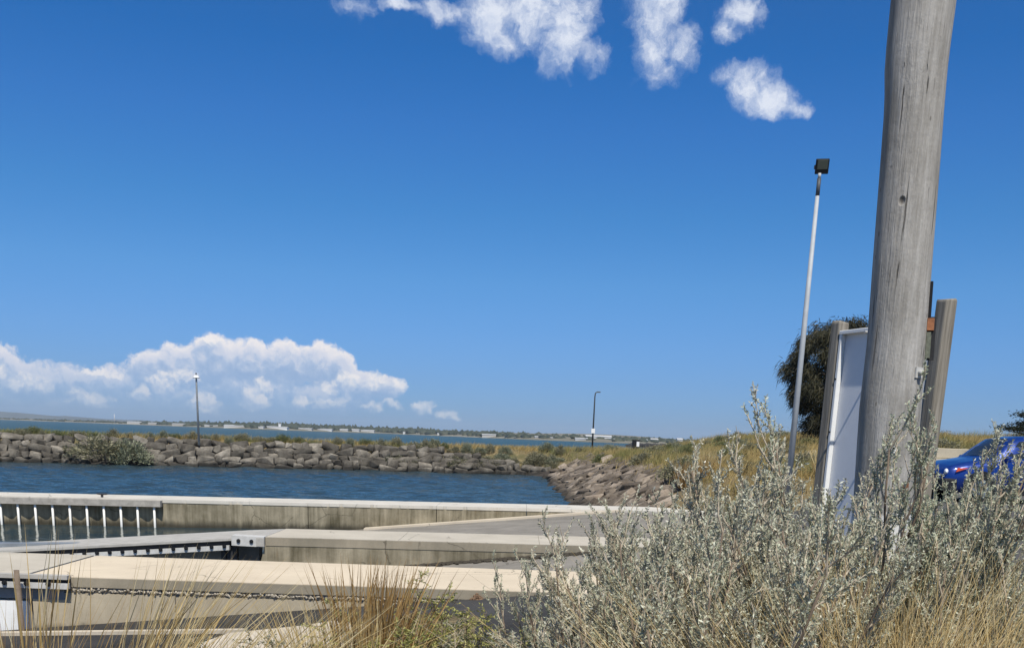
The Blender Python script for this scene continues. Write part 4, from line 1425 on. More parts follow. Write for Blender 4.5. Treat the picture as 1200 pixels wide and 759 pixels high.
o = link_mesh('far_wood', np_mesh('far_wood', np.concatenate(VV), np.concatenate(FF)), M['far_tree'])
tag(o, 'dark low wood lining the far shore across the bay', 'trees', kind='stuff')
# far buildings: px0, px1, y base, y top, back, label
def far_building(px0, px1, hpx, back, label, liftpx=0.):
    D = shore_pt((px0 + px1) / 2, back).y
    s = D / F
    w = (px1 - px0) * s; h = hpx * s * .8; d = max(8, w * .45)
    x = ((px0 + px1) / 2 - PX) * s
    zb = max(1.0, 1.2 + liftpx * s)
    root = empty('far_building', (x, D, zb))
    mb = MB(); mb.box((0, d / 2, h / 2 - 1), (w, d, h + 2)); mb.build('wall', M['far_white'], root)
    e = .4
    rh = min(h * .35, 2.5)
    mb = MB()
    tri = [(-w / 2 - e, -e, h), (w / 2 + e, -e, h), (w / 2 + e, d / 2, h + rh), (-w / 2 - e, d / 2, h + rh)]
    tri2 = [(-w / 2 - e, d / 2, h + rh), (w / 2 + e, d / 2, h + rh), (w / 2 + e, d + e, h), (-w / 2 - e, d + e, h)]
    for q in (tri, tri2): mb.prism([Vector(p) + dz * .35 for p in q], [Vector(p) + dz * .02 for p in q])
    mb.build('roof', M['far_roof'], root)
    return tag(root, label, 'building', 'white buildings on the far shore')
FB = [(152, 168, 2.0, 25, 'tiny pale building on the far shore left of the white-capped lamp post'),
      (176, 186, 1.6, 30, 'tiniest pale building just left of the white-capped lamp post'),
      (203, 226, 1.8, 20, 'low pale shed touching the white-capped lamp post on the far shore'),
      (240, 256, 1.6, 25, 'small white shed right of the white-capped lamp post'),
      (262, 288, 2.4, 20, 'long white warehouse right of the white-capped lamp post'),
      (295, 307, 2.0, 22, 'short white warehouse between the two longest far sheds'),
      (310, 334, 2.4, 18, 'white waterside shed beside the small white tower'),
      (338, 362, 1.8, 25, 'low white shed right of the small white tower'),
      (366, 385, 1.8, 18, 'low pale shed under the left end of the dark wood'),
      (394, 403, 2.2, 20, 'first of the three bright white blocks in mid far shore'),
      (405, 416, 2.4, 18, 'second of the three bright white blocks in mid far shore'),
      (418, 433, 2.2, 18, 'third and widest of the three bright white blocks in mid far shore'),
      (466, 480, 1.6, 25, 'small pale house left of the long white hall'),
      (505, 515, 1.6, 30, 'small pale house by a gap in the far wood'),
      (556, 580, 2.6, 20, 'white hall on the far shore left of the black lamp post'),
      (616, 626, 2.4, 28, 'little white house between the white hall and the black lamp post'),
      (634, 642, 1.8, 30, 'tiny white house just left of the largest white factory'),
      (662, 676, 2.4, 14, 'white front shed of the largest far factory'),
      (674, 703, 5.2, 60, 'largest white factory on the far shore behind the black lamp post'),
      (706, 714, 2.4, 45, 'grey-white annexe right of the largest white factory'),
      (730, 744, 2.8, 40, 'pale block on the far shore above the litter bin'),
      (748, 756, 4.0, 60, 'narrow white tower block on the far shore right of the litter bin'),
      (778, 784, 5.0, 70, 'last white tower block on the far shore before the dune')]
for a, b, h, bk_, lab in FB: far_building(a, b, h, bk_, lab, .6 if bk_ > 35 else .2)
# slim tower and chimney
D = shore_pt(326, 30).y; s = D / F
mb = MB(); mb.box((0, 0, 5.2 * s / 2), (3 * s * .9, 3, 5.2 * s)); mb.box((0, 0, 5.4 * s), (4.2 * s * .8, 4, .6 * s))
o = mb.build('white_tower', M['far_white']); o.location = ((326 - PX) * s, D, 2); tag(o, 'small white silo tower rising over the far waterside sheds', 'tower')
D = shore_pt(138, 60).y; s = D / F
mb = MB(); mb.tube([(0, 0, -2), (0, 0, 9.5 * s)], [.8, .5], 8); o = mb.build('chimney_stack', M['far_roof']); o.location = ((138 - PX) * s, D, 2)
tag(o, 'thin grey chimney stack on the far shore at left', 'chimney')
# dark low breakwater off the point
g0, g1 = 722, 815
mb = MB()
for i in range(120):
    k = i / 119
    px = g0 + (g1 - g0) * k
    Dg = 520
    x = (px - PX) / F * Dg
    hh = 1.4 + .5 * rng.random()
    m = Matrix.Translation((x, Dg + rng.uniform(-2, 2), hh * .3)) @ Matrix.Rotation(rng.uniform(0, 3), 4, 'Z') @ Matrix.Diagonal((rng.uniform(.9, 1.7), 1.6, hh * (1.0 if k > .04 else .5), 1))
    bmesh.ops.create_icosphere(mb.bm, subdivisions=1, radius=1, matrix=m)
mb.box(((g0 + g1) / 2 / F * 520 - PX / F * 520, 521, .2), ((g1 - g0) / F * 520, 3, 1.6))
o = mb.build('rock_groyne', mat_plain('dark_groyne_rock', (.04, .038, .036), .95, .4, .6, .3, .2, world=True))
tag(o, 'dark low rock groyne in the bay behind the litter bin', 'groyne')

# sea haze: one even body of pale air round the whole scene
mb = MB(); mb.box((0, 4700, 48.5), (18400, 9900, 102))
hzm = bpy.data.materials.new('sea_haze'); hzm.use_nodes = True; hzm.node_tree.nodes.clear()
_t = NT(hzm.node_tree); _o = _t.n('ShaderNodeOutputMaterial'); _v = _t.n('ShaderNodeVolumePrincipled')
_v.inputs['Color'].default_value = (.72, .84, .97, 1); _v.inputs['Density'].default_value = 9e-5; _v.inputs['Anisotropy'].default_value = 0
_t.l(_v.outputs[0], _o.inputs['Volume'])
tag(mb.build('haze', hzm), 'thin pale sea haze over the bay', 'haze', kind='stuff')

# ------------------------------------------------------------------ lamp posts, bin
M['galv'] = mat_plain('galvanised_pole', (.40, .42, .43), .65, .12, 5, .1, .002, metallic=.1, spec=.2)
M['pole_dark'] = mat_plain('dark_grey_pole', (.075, .082, .088), .5, .2, 5)
M['pole_grey'] = mat_plain('weathered_grey_pole', (.30, .31, .31), .6, .2, 5)
M['lens'] = mat_plain('floodlight_glass', (.10, .11, .085), .15, .1, 20)
# floodlight
base = atY(925, 556, 35)
gz = float(ground_h(np.array([base.x]), np.array([35.]))[0])
topz = atY(956, 205, 35).z
fl = empty('floodlight_pole', (base.x, 35, gz))
tag(fl, 'tall slim galvanised pole topped by a square black floodlight', 'light pole')
hh = topz - gz
mb = MB(); mb.tube([(0, 0, -.2), (0, 0, hh * .5), (0, 0, hh - .62)], [.115, .09, .062], 16); mb.build('shaft', M['galv'], fl)
mb = MB(); mb.tube([(0, 0, hh - .62), (0, 0, hh - .1)], [.064, .064], 14); mb.build('band', M['pole_dark'], fl)
mb = MB(); mb.tube([(0, 0, hh - .1), (0, 0, hh + .05)], [.05, .05], 12); mb.build('spigot', M['galv'], fl)
mb = MB(); mb.box((0, 0, -.0), (.3, .3, .02)); mb.bevel(.004, 1); mb.build('base_plate', M['galv'], fl)
rot = Matrix.Rotation(R(-12), 3, 'Z') @ Matrix.Rotation(R(24), 3, 'X')
hd = empty('lamp_head', (.05, -.02, hh + .24)); hd.parent = fl; hd.rotation_euler = rot.to_euler()
def local_part(mb, name, mat, root, loc):
    o = mb.build(name, mat, root); o.location = loc.location if hasattr(loc, 'location') else loc; return o
COL.objects.unlink(hd); bpy.data.objects.remove(hd)
hc = Vector((.05, -.02, hh + .25))
mb = MB(); mb.box((0, 0, 0), (.42, .09, .44)); mb.bevel(.02, 2)
lh = mb.build('lamp_head', M['black'], fl); lh.location = hc; lh.rotation_euler = rot.to_euler()
mb = MB(); mb.box((.01, -.049, .06), (.32, .012, .27)); mb.bevel(.004, 1)
ln = mb.build('lamp_glass', M['lens'], lh)
mb = MB(); mb.box((-.23, 0, -.02), (.04, .05, .12)); mb.box((0, .06, -.2), (.3, .04, .05)); mb.build('bracket', M['pole_dark'], lh)

# lamp post on the breakwater
bp_ = atY(230, 512, 80)
gz = float(ground_h(np.array([bp_.x]), np.array([80.]))[0])
tz = atY(226, 441, 80).z
lp = empty('lamp_post', (bp_.x, 80.6, 1.85))
tag(lp, 'lamp post with white dome cap standing on the breakwater at left', 'lamp post')
h = tz - 1.85
mb = MB(); mb.tube([(0, 0, -.2), (0, 0, h * .9), (0, 0, h)], [.085, .07, .06], 10); mb.build('shaft', M['pole_grey'], lp)
mb = MB(); mb.tube([(0, 0, h - .08), (0, 0, h), (0, 0, h + .14)], [.27, .25, .08], 16); mb.build('dome_cap', M['white'], lp)
mb = MB(); mb.tube([(0, 0, h + .14), (0, 0, h + .32)], [.06, .04], 8); mb.build('finial', M['pole_dark'], lp)
# black lamp post behind the bank
Yc = 95.
bp_ = atY(694, 524, Yc); tz = atY(696, 459, Yc).z
gz = float(ground_h(np.array([bp_.x]), np.array([Yc]))[0])
lp = empty('lamp_post', (bp_.x, Yc, gz))
tag(lp, 'thin black lamp post with a short arm and small white sign beyond the bank', 'lamp post')
h = tz - gz
mb = MB(); mb.tube([(0, 0, -.2), (0, 0, h - .4), (.04, 0, h - .1), (.18, 0, h)], [.085, .062, .058, .05], 10); mb.build('shaft', M['pole_dark'], lp)
mb = MB(); mb.box((.33, 0, h), (.34, .2, .1)); mb.bevel(.03, 2); mb.build('lamp_head', M['pole_dark'], lp)
z0 = atY(694, 507.5, Yc).z - gz
mb = MB(); mb.box((0, -.1, z0 + .22), (.34, .02, .42)); mb.bevel(.004, 1); mb.build('sign_plate', M['white'], lp)
# bin
Yb = 97.
p = atY(744.5, 529, Yb)
p.z = float(ground_h(np.array([p.x]), np.array([Yb]))[0]) + .06
bn = empty('litter_bin', (p.x, Yb, p.z))
tag(bn, 'black litter bin enclosure with a white notice on a pale pad', 'bin')
mb = MB(); mb.box((0, 0, .02), (1.2, .9, .1)); mb.bevel(.01, 1); mb.build('pad', M['kerb'], bn)
mb = MB(); mb.box((0, 0, .57), (.66, .66, 1.0)); mb.bevel(.03, 2); mb.build('cabinet', M['black'], bn)
mb = MB(); mb.box((0, 0, 1.12), (.76, .76, .07)); mb.bevel(.02, 2); mb.build('lid', M['black'], bn)
mb = MB(); mb.box((.17, -.345, .75), (.26, .02, .46)); mb.build('notice', M['white'], bn)

# ------------------------------------------------------------------ big timber pole
def mat_pole():
    m, t, out = new_mat('weathered_pole_timber')
    v = t.obj()
    g1 = t.noise(t.scale(v, (8, 8, .8)), 2.2, 7, .7)
    g2 = t.noise(t.scale(v, (40, 40, 1.6)), 2., 5, .7)
    mo = t.noise(v, 2.2, 6, .65)
    k = t.math('ADD', t.math('MULTIPLY', g1, .5), t.math('ADD', t.math('MULTIPLY', g2, .25), t.math('MULTIPLY', mo, .35)))
    c = t.ramp(k, [(.36, (.185, .172, .15)), (.52, (.31, .292, .262)), (.66, (.46, .44, .405))])
    cr = t.noise(t.scale(v, (34, 34, .9)), 1.7, 4, .55)
    crack = t.smooth(cr, .345, .30)
    c = t.mix(t.math('MULTIPLY', crack, .7), c, (.07, .06, .05))
    kn = t.voro(t.scale(v, (3.0, 3.0, 2.2)), 1.7)
    nick = t.smooth(t.voro(t.scale(v, (9, 9, 4)), 1.6), .10, .05)
    c = t.mix(t.math('MULTIPLY', nick, .55), c, (.08, .068, .055))
    knot = t.smooth(kn, .10, .035)
    c = t.mix(t.math('MULTIPLY', knot, .75), c, (.075, .062, .05))
    dent = t.noise(v, 34, 3, .6)
    h = t.math('SUBTRACT', t.math('ADD', t.math('MULTIPLY', g2, .6), t.math('MULTIPLY', dent, .2)), t.math('ADD', crack, knot))
    # white paint at the foot, ragged upper edge
    z = t.sep(v)[2]
    zz = t.math('MULTIPLY_ADD', g2, .10, z)
    wp = t.smooth(zz, 1.45, 1.435)
    flake = t.smooth(t.noise(v, 18, 5, .7), .58, .62)
    c = t.mix(t.math('MULTIPLY', wp, t.math('SUBTRACT', 1., flake)), c, (.72, .71, .68))
    principled(t, out, c, .9, t.bump(h, .9, .016), spec=.1)
    return m
M['pole'] = mat_pole()
bz = 1.5
pb, ptp = atY(1035, 560, 5.2), atY(1080, 0, 5.2)
axis_d = (ptp - pb).normalized()
pbase = pb - axis_d * ((pb.z - bz) / axis_d.z)
bp = empty('timber_pole', pbase)
tag(bp, 'massive weathered grey timber pole rising out of the top of the picture', 'pole')
# radius from the outline in the photograph
prof = []
for (ya, xl, xr) in [(590, 1001, 1068), (480, 1008, 1078), (400, 1017, 1084), (300, 1024, 1091), (200, 1032, 1099), (120, 1038, 1105), (75, 1038, 1109), (0, 1045, 1119)]:
    a, b = atY(xl, ya, 5.2), atY(xr, ya, 5.2)
    prof.append(((a + b) / 2, (b - a).length / 2 * .985))
pts = [Vector((prof[0][0].x + .02, 5.2, bz - .3)), Vector((prof[0][0].x + .01, 5.2, bz + .6))] + [p for p, r in prof]
rad = [prof[0][1] * 1.05, prof[0][1] * 1.02] + [r for p, r in prof]
e = (pts[-1] - pts[-2]).normalized()
pts += [pts[-1] + e * 2, pts[-1] + e * 4.5]; rad += [rad[-1] * .95, rad[-1] * .85]
# resample
ss = np.cumsum([0] + [(pts[i + 1] - pts[i]).length for i in range(len(pts) - 1)])
tt = np.linspace(0, ss[-1], 90)
PP = [Vector([float(np.interp(t_, ss, [p[k] for p in pts])) for k in range(3)]) for t_ in tt]
RR = [float(np.interp(t_, ss, rad)) for t_ in tt]
V, Fq = [], []
NS = 64
for i, (p, r_) in enumerate(zip(PP, RR)):
    for k in range(NS):
        a = 2 * math.pi * k / NS
        d = Vector((math.cos(a), math.sin(a), 0))
        w = 1 + .020 * mnoise.noise(Vector((math.cos(a) * 1.6, math.sin(a) * 1.6, p.z * .9))) + .008 * mnoise.noise(Vector((math.cos(a) * 6, math.sin(a) * 6, p.z * 1.2 + 7)))
        V.append(tuple(p + d * r_ * w - pbase))
for i in range(len(PP) - 1):
    for k in range(NS):
        Fq.append((i * NS + k, i * NS + (k + 1) % NS, (i + 1) * NS + (k + 1) % NS, (i + 1) * NS + k))
link_mesh('shaft', np_mesh('shaft', np.array(V), np.array(Fq), True), M['pole'], bp)
mb = MB(); mb.tube([PP[-1] - pbase, PP[-1] - pbase + dz * .03], [RR[-1] * .99, RR[-1] * .9], 32); mb.build('pole_top', M['pole'], bp)
def on_pole(z, ang):
    zs = [p.z for p in PP]
    c = Vector([float(np.interp(z, zs, [p[k] for p in PP])) for k in range(3)]); rr = float(np.interp(z, zs, RR))
    return c + Vector((math.sin(ang), -math.cos(ang), 0)) * rr, Vector((math.sin(ang), -math.cos(ang), 0))
    return PP[i] + Vector((math.sin(ang), -math.cos(ang), 0)) * RR[i], Vector((math.sin(ang), -math.cos(ang), 0))
def plate(name, z0, z1, ang, wdt, th, mat, proud=.004):
    mb = MB()
    a, nA = on_pole(z0, ang); b, _ = on_pole(z1, ang)
    tan = Vector((nA.y, -nA.x, 0)) * -1
    q0 = [a - tan * wdt / 2 + nA * proud, a + tan * wdt / 2 + nA * proud, a + tan * wdt / 2 + nA * (proud + th), a - tan * wdt / 2 + nA * (proud + th)]
    q1 = [b - tan * wdt / 2 + nA * proud, b + tan * wdt / 2 + nA * proud, b + tan * wdt / 2 + nA * (proud + th), b - tan * wdt / 2 + nA * (proud + th)]
    mb.prism([p - pbase for p in q1], [p - pbase for p in q0])
    return mb.build(name, mat, bp)
zc = lambda py: atY(1085, py, 5.2).z
va = -R(20)       # angle of the point of the pole facing the camera
plate('dark_strip', zc(388), zc(332), va + R(86), .03, .012, M['black'], .0)
M['orange'] = mat_plain('faded_orange_tag', (.36, .15, .07), .7, .5, 30, .1)
M['green'] = mat_plain('faded_green_tag', (.17, .18, .135), .7, .55, 60, .1)
M['rust'] = mat_plain('rusty_steel', (.16, .07, .035), .9, .4, 20, .3)
plate('metal_tag', zc(423), zc(373), va + R(88), .02, .046, M['dark'], -.008)
plate('orange_tag', zc(389), zc(375), va + R(82), .03, .030, M['orange'], .0)
plate('green_tag', zc(421), zc(391), va + R(82), .03, .020, M['green'], .0)
plate('rusty_plate', zc(583), zc(565), va + R(42), .035, .006, M['rust'], .002)
a, nA = on_pole(zc(439), va + R(52))
mb = MB(); mb.box((0, 0, 0), (.05, .05, .008)); mb.cyl((0, 0, .012), .013, .03, 'Z', 8)
o = mb.build('bolt_washer', M['steel_light'], bp); o.location = a - pbase + nA * .004; o.rotation_euler = nA.to_track_quat('Z', 'Y').to_euler()
a, nA = on_pole(zc(528), va + R(14))
mb = MB(); mb.cyl((0, 0, 0), .017, .006, 'Z', 7); o = mb.build('pale_tag', M['white'], bp); o.location = a - pbase + nA * .004; o.rotation_euler = nA.to_track_quat('Z', 'Y').to_euler()

# ------------------------------------------------------------------ sign with two timber posts, seen from behind
def mat_post():
    m, t, out = new_mat('grey_post_timber')
    v = t.obj()
    g1 = t.noise(t.scale(v, (14, 14, .6)), 2.4, 6, .65)
    g2 = t.noise(t.scale(v, (60, 60, 2)), 2., 4, .7)
    k = t.math('ADD', t.math('MULTIPLY', g1, .6), t.math('MULTIPLY', g2, .4))
    c = t.ramp(k, [(.36, (.14, .125, .10)), (.52, (.26, .235, .195)), (.66, (.38, .35, .30))])
    kn = t.smooth(t.voro(t.scale(v, (4, 4, 2.2)), 1.4), .12, .04)
    c = t.mix(t.math('MULTIPLY', kn, .6), c, (.34, .31, .27))
    principled(t, out, c, .92, t.bump(k, .7, .01), spec=.15)
    return m
M['post'] = mat_post()
M['sign_back'] = mat_plain('white_sign_sheet', (.72, .74, .77), .4, .05, 3, .03, .002)
pL = atY(965, 560, 6.93); pR = atY(1082, 560, 6.10)
dirS = Vector((pR.x - pL.x, pR.y - pL.y, 0)); SL = dirS.length; dirS.normalize()
rzS = math.atan2(dirS.y, dirS.x)
sg = empty('sign_board', (pL.x, pL.y, 1.5), rzS)
tag(sg, 'white sign panel held between two square weathered timber posts beside the big pole', 'sign')
zL = atY(982, 377, 6.95).z - 1.5; zR = atY(1103, 351, 6.1).z - 1.5
def post(xo, h, wd):
    mb = MB(); mb.box((0, 0, h / 2 - .2), (wd, wd, h + .4)); mb.bevel(.012, 2)
    # weathered, chamfered top
    for v in mb.bm.verts:
        if v.co.z > h - .03: v.co.z += .018 * mnoise.noise(v.co * 30); v.co.xy *= .9
    o = mb.build('post', M['post'], sg); o.location = (xo, 0, 0); return o
post(0, zL, .094); post(SL, zR, .094)
zt = atY(992, 391, 6.8).z - 1.5
zb_ = .62
ins = .048
mb = MB(); mb.box((SL / 2, .0, (zt + zb_) / 2), (SL - 2 * ins - .004, .006, zt - zb_)); pn = mb.build('panel', M['sign_back'], sg)
mb = MB()
for xo in (ins + .014, SL - ins - .014): mb.box((xo, -.022, (zt + zb_) / 2), (.024, .036, zt - zb_))
mb.bevel(.003, 1); mb.build('edge_frame', M['white'], sg)
mb = MB(); mb.box((SL / 2, -.014, zt + .012), (SL - 2 * ins - .006, .06, .024)); mb.bevel(.003, 1); mb.build('top_cap', M['white'], sg)
# two thin stay bars hidden behind the pole throw the slanting shadows
mb = MB()
for xo, zz in ((SL * .55, zt - .03), (SL * .80, zt - .28)):
    mb.tube([(xo, -.004, zz), (xo, -.22, zz)], .008, 8)
mb.build('fixing_rod', M['steel_light'], sg)
for zz in (zt - .28, zt - .62, zt - 1.0):
    mb = MB(); mb.cyl((ins + .014, -.043, zz), .006, .006, 'Y', 8); mb.build('screw', M['dark'], sg)

# ------------------------------------------------------------------ retaining wall behind the car park
M['limestone'] = mat_concrete('pale_limestone', (.50, .44, .33), (.36, .31, .22), streak=.0, grit=1.0)
rw = empty('retaining_wall', (20, 33, 2))
tag(rw, 'low pale limestone wall in courses behind the blue car', 'wall')
for k in range(3):
    mb = MB(); mb.box((10, .25 + .14 * k, .16 + .33 * k - (.4 if k == 0 else 0)), (22, .5, .32 + (.8 if k == 0 else 0))); mb.bevel(.015, 1)
    o = mb.build('course', M['limestone'], rw); o.location = (0, 0, .0)
mb = MB()
for i in range(26):
    s_ = rng.uniform(.3, .6)
    m = Matrix.Translation((rng.uniform(-.5, 14), .9 + rng.uniform(-.1, .3), 1.05)) @ Matrix.Diagonal((s_, .4, .22, 1))
    bmesh.ops.create_icosphere(mb.bm, subdivisions=2, radius=1, matrix=m)
rw.location = (13.2, 33.5, 2.33)
mb.bm.free()
# pale bare patch under the she-oak
q = atY(925, 524, 52)
bs = MB()
ring = []
for k in range(18):
    a = 2 * math.pi * k / 18
    r_ = 1 + .3 * math.sin(3 * a + 1) + .15 * math.sin(7 * a)
    x, y = 14.2 + 2.3 * r_ * math.cos(a), 46.5 + 2.2 * r_ * math.sin(a)
    ring.append((x, y, float(ground_h(np.array([x]), np.array([y]))[0]) + .22))
bs.bm.faces.new([bs.bm.verts.new(p) for p in ring])
ex = bmesh.ops.extrude_face_region(bs.bm, geom=bs.bm.faces[:])
for v in ex['geom']:
    if isinstance(v, bmesh.types.BMVert): v.co.z -= .5
o = bs.build('sand_patch', M['limestone']); tag(o, kind='structure')

# ------------------------------------------------------------------ blue car
def mat_paint():
    m, t, out = new_mat('blue_car_paint')
    v = t.obj()
    k = t.noise(v, 300, 2, .5)
    c = t.mix(k, (.002, .020, .15), (.003, .040, .26))
    b = principled(t, out, c, .35, None, .35, .5)
    b.inputs['Coat Weight'].default_value = .6
    b.inputs['Coat Roughness'].default_value = .04
    return m
M['paint'] = mat_paint()
M['glass'] = mat_plain('tinted_car_glass', (.02, .024, .027), .05, .1, 2, 0, spec=.8)
M['tyre'] = mat_plain('tyre_rubber', (.018, .018, .018), .85, .2)
M['rim'] = mat_plain('alloy_rim', (.45, .46, .47), .3, .1, 5, 0, metallic=.8)
M['lamp'] = mat_plain('clear_headlamp', (.75, .77, .78), .1, .05, 5, 0, spec=.8)
M['amber'] = mat_plain('amber_red_lens', (.62, .10, .04), .2, .15, 30, 0)
M['sill'] = mat_plain('black_trim', (.015, .015, .016), .6, .2)
ST = [  # x, half width, z bottom, z belt, z top, half width top
    (0.00, .60, .40, .60, .66, .50), (.05, .74, .30, .68, .76, .62), (.18, .82, .24, .76, .85, .68), (.5, .87, .22, .84, .94, .70), (.9, .89, .22, .89, 1.01, .70),
    (1.12, .895, .22, .93, 1.05, .72), (1.24, .895, .22, .95, 1.14, .70), (1.45, .90, .22, .96, 1.34, .67), (1.68, .90, .22, .97, 1.50, .65), (2.0, .90, .22, .98, 1.56, .64), (2.8, .90, .22, .99, 1.58, .64),
    (3.4, .895, .22, 1.0, 1.56, .63), (3.9, .885, .24, 1.02, 1.49, .61), (4.15, .87, .28, 1.02, 1.32, .60), (4.36, .84, .32, 1.0, 1.08, .66), (4.44, .76, .36, .86, .92, .62)]
def st(x):
    return [float(np.interp(x, [s[0] for s in ST], [s[k] for s in ST])) for k in range(6)]
car = empty('parked_car')
V, Fq = [], []
def section(s):
    x, w, zb, zl, zt_, wt = s
    h = [(-w * .86, zb), (-w * .97, zb + .10), (-w, zb + (zl - zb) * .55), (-w * .985, zl - .02), (-w * .95, zl + (zt_ - zl) * .10), (-(w * .5 + wt * .5), zl + (zt_ - zl) * .5), (-wt * 1.03, zl + (zt_ - zl) * .86), (-wt * .86, zt_ - .012), (-wt * .4, zt_ + .012)]
    return h + [(-a, b) for a, b in h[::-1]]
xs = sorted(set([s[0] for s in ST] + list(np.linspace(.1, 4.4, 30))))
for x in xs:
    s = st(x)
    for (yy2, zz) in section([x] + s[1:]): V.append((x, yy2, zz))
ns = 18
for i in range(len(xs) - 1):
    for k in range(ns):
        Fq.append((i * ns + k, i * ns + (k + 1) % ns, (i + 1) * ns + (k + 1) % ns, (i + 1) * ns + k))
bmc = bmesh.new()
vs = [bmc.verts.new(v) for v in V]
for f in Fq: bmc.faces.new([vs[i] for i in f]).smooth = True
bmc.faces.new([vs[i] for i in range(ns)]); bmc.faces.new([vs[(len(xs) - 1) * ns + i] for i in range(ns)][::-1])
bmesh.ops.recalc_face_normals(bmc, faces=bmc.faces[:])
me = bpy.data.meshes.new('body'); bmc.to_mesh(me); bmc.free()
body = link_mesh('body', me, M['paint'], car)
def side_pt(x, k, s, off=.012):
    """k 0 belt .. 1 top on the greenhouse side"""
    _, w, zb, zl, zt_, wt = st(x)
    a = (w * .95, zl + (zt_ - zl) * .10); b = (wt * 1.03, zl + (zt_ - zl) * .86)
    return Vector((x, s * (a[0] + (b[0] - a[0]) * k + off), a[1] + (b[1] - a[1]) * k))
for s in (-1, 1):
    for xa, xb, xa2, xb2 in [(1.42, 2.42, 1.80, 2.42), (2.52, 3.3, 2.52, 3.28), (3.38, 4.0, 3.38, 3.8)]:
        n = 8
        mb = MB()
        for i in range(n):
            l0, l1 = xa + (xb - xa) * i / n, xa + (xb - xa) * (i + 1) / n
            t0, t1 = xa2 + (xb2 - xa2) * i / n, xa2 + (xb2 - xa2) * (i + 1) / n
            mb.quad(side_pt(l0, .05, s), side_pt(l1, .05, s), side_pt(t1, .98, s), side_pt(t0, .98, s))
        bmesh.ops.remove_doubles(mb.bm, verts=mb.bm.verts[:], dist=1e-4)
        mb.build('side_window', M['glass'], car)
mb = MB()
for i in range(8):
    x0_, x1_ = 1.16 + .52 * i / 8, 1.16 + .52 * (i + 1) / 8
    for j in range(6):
        def wp(x, u):
            _, w, zb, zl, zt_, wt = st(x); return Vector((x - .012, u * wt * .93, zt_ + .016 - .05 * u * u))
        u0, u1 = -1 + 2 * j / 6, -1 + 2 * (j + 1) / 6
        mb.quad(wp(x0_, u0), wp(x1_, u0), wp(x1_, u1), wp(x0_, u1))
bmesh.ops.remove_doubles(mb.bm, verts=mb.bm.verts[:], dist=1e-4)
mb.build('windscreen', M['glass'], car)
for xw in (.86, 3.52):
    for s in (-1, 1):
        mb = MB(); mb.cyl((0, 0, 0), .385, .02, 'Y', 28); o = mb.build('wheel_arch', M['sill'], car); o.location = (xw, s * .893, .36)
        mb = MB(); mb.cyl((0, 0, 0), .325, .2, 'Y', 28); mb.bevel(.03, 2)
        wh = mb.build('wheel', M['tyre'], car); wh.location = (xw, s * .83, .325)
        mb = MB(); mb.cyl((0, s * .095, 0), .21, .03, 'Y', 24)
        for k in range(5): mb.box((math.cos(k * 1.2566) * .12, s * .115, math.sin(k * 1.2566) * .12), (.2, .02, .05), Matrix.Rotation(-k * 1.2566, 3, 'Y'))
        mb.build('rim', M['rim'], wh)
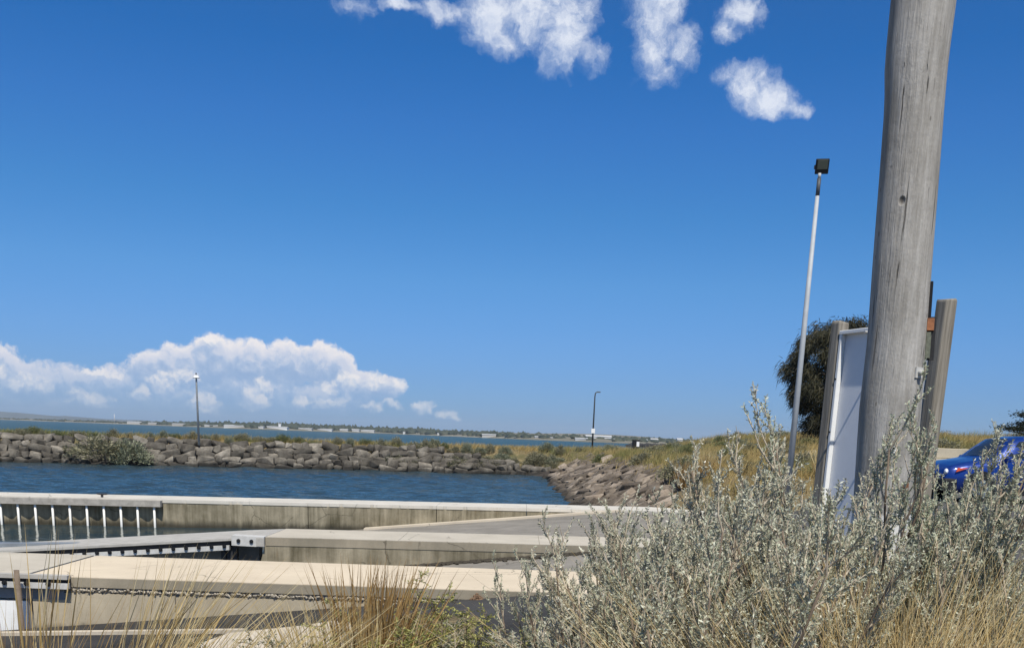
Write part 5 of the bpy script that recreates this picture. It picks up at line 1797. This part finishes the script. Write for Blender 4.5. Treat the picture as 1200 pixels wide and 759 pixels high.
for s in (-1, 1):
    mb = MB()
    bmesh.ops.create_icosphere(mb.bm, subdivisions=3, radius=1, matrix=Matrix.Translation((.11, s * .65, .70)) @ Matrix.Rotation(s * .45, 4, 'Z') @ Matrix.Diagonal((.055, .17, .075, 1)))
    for f in mb.bm.faces: f.smooth = True
    mb.build('headlight', M['lamp'], car)
    mb = MB(); q = [Vector((.24, s * .853, .70)), Vector((.52, s * .886, .80)), Vector((.27, s * .853, .80))]
    mb.prism(q, [p + Vector((0, s * .014, 0)) for p in q]); mb.build('side_lamp', M['amber'], car)
    mb = MB(); mb.box((1.40, s * .99, 1.03), (.12, .2, .13)); mb.bevel(.03, 2); mb.build('wing_mirror', M['paint'], car)
    mb = MB(); mb.box((2.2, s * .905, .86), (.2, .03, .03)); mb.bevel(.008, 1); mb.build('door_handle', M['paint'], car)
    mb = MB(); mb.box((2.2, s * .893, .27), (2.0, .04, .14)); mb.bevel(.01, 1); mb.build('sill_trim', M['sill'], car)
    mb = MB()
    for xx in (1.42, 2.47, 3.33): mb.box((xx, s * .899, .66), (.012, .012, .56))
    mb.build('door_gap', M['sill'], car)
mb = MB(); mb.box((.16, 0, .40), (.34, 1.70, .30)); mb.bevel(.05, 3); mb.build('bumper', M['sill'], car)
mb = MB(); mb.box((.0, 0, .60), (.09, .7, .10)); mb.bevel(.02, 2); mb.build('grille', M['sill'], car)
cf = atY(1090, 560, 24.4)
zc_ = float(paved_z(np.array([cf.x + 1]), np.array([24.]))[()][0]) if hasattr(paved_z(np.array([cf.x + 1]), np.array([24.])), '__len__') else 2.05
car.location = (cf.x, 24.6, 2.046)
car.rotation_euler = (0, 0, R(6))
tag(car, 'bright blue car parked nose to the left behind the saltbushes', 'car')

# ------------------------------------------------------------------ camera and view
cam = bpy.data.cameras.new('camera')
co = bpy.data.objects.new('camera', cam)
COL.objects.link(co)
cam.sensor_width = 36
cam.sensor_fit = 'HORIZONTAL'
cam.lens = 36 * F / 1200
cam.shift_x = 0
cam.shift_y = (PY - 379.5) / 1200
cam.clip_start = .05
cam.clip_end = 30000
cp, sp_ = math.cos(PIT), math.sin(PIT)
cr_, sr_ = math.cos(ROLL), math.sin(ROLL)
right0, up0, fwd = Vector((1, 0, 0)), Vector((0, sp_, cp)), Vector((0, cp, -sp_))
right = right0 * cr_ + up0 * sr_
up = up0 * cr_ - right0 * sr_
rm = Matrix((right, up, -fwd)).transposed().to_4x4()
co.matrix_world = Matrix.Translation((0, 0, HC)) @ rm
SC.camera = co
SC.view_settings.view_transform = 'Standard'
SC.view_settings.look = 'None'
SC.view_settings.exposure = .06
SC.view_settings.gamma = 1
SC.view_settings.use_curve_mapping = False
SC.render.engine = 'CYCLES'
SC.cycles.max_bounces = 6
SC.cycles.diffuse_bounces = 3
SC.cycles.glossy_bounces = 3
SC.cycles.transmission_bounces = 4
SC.cycles.use_denoising = True
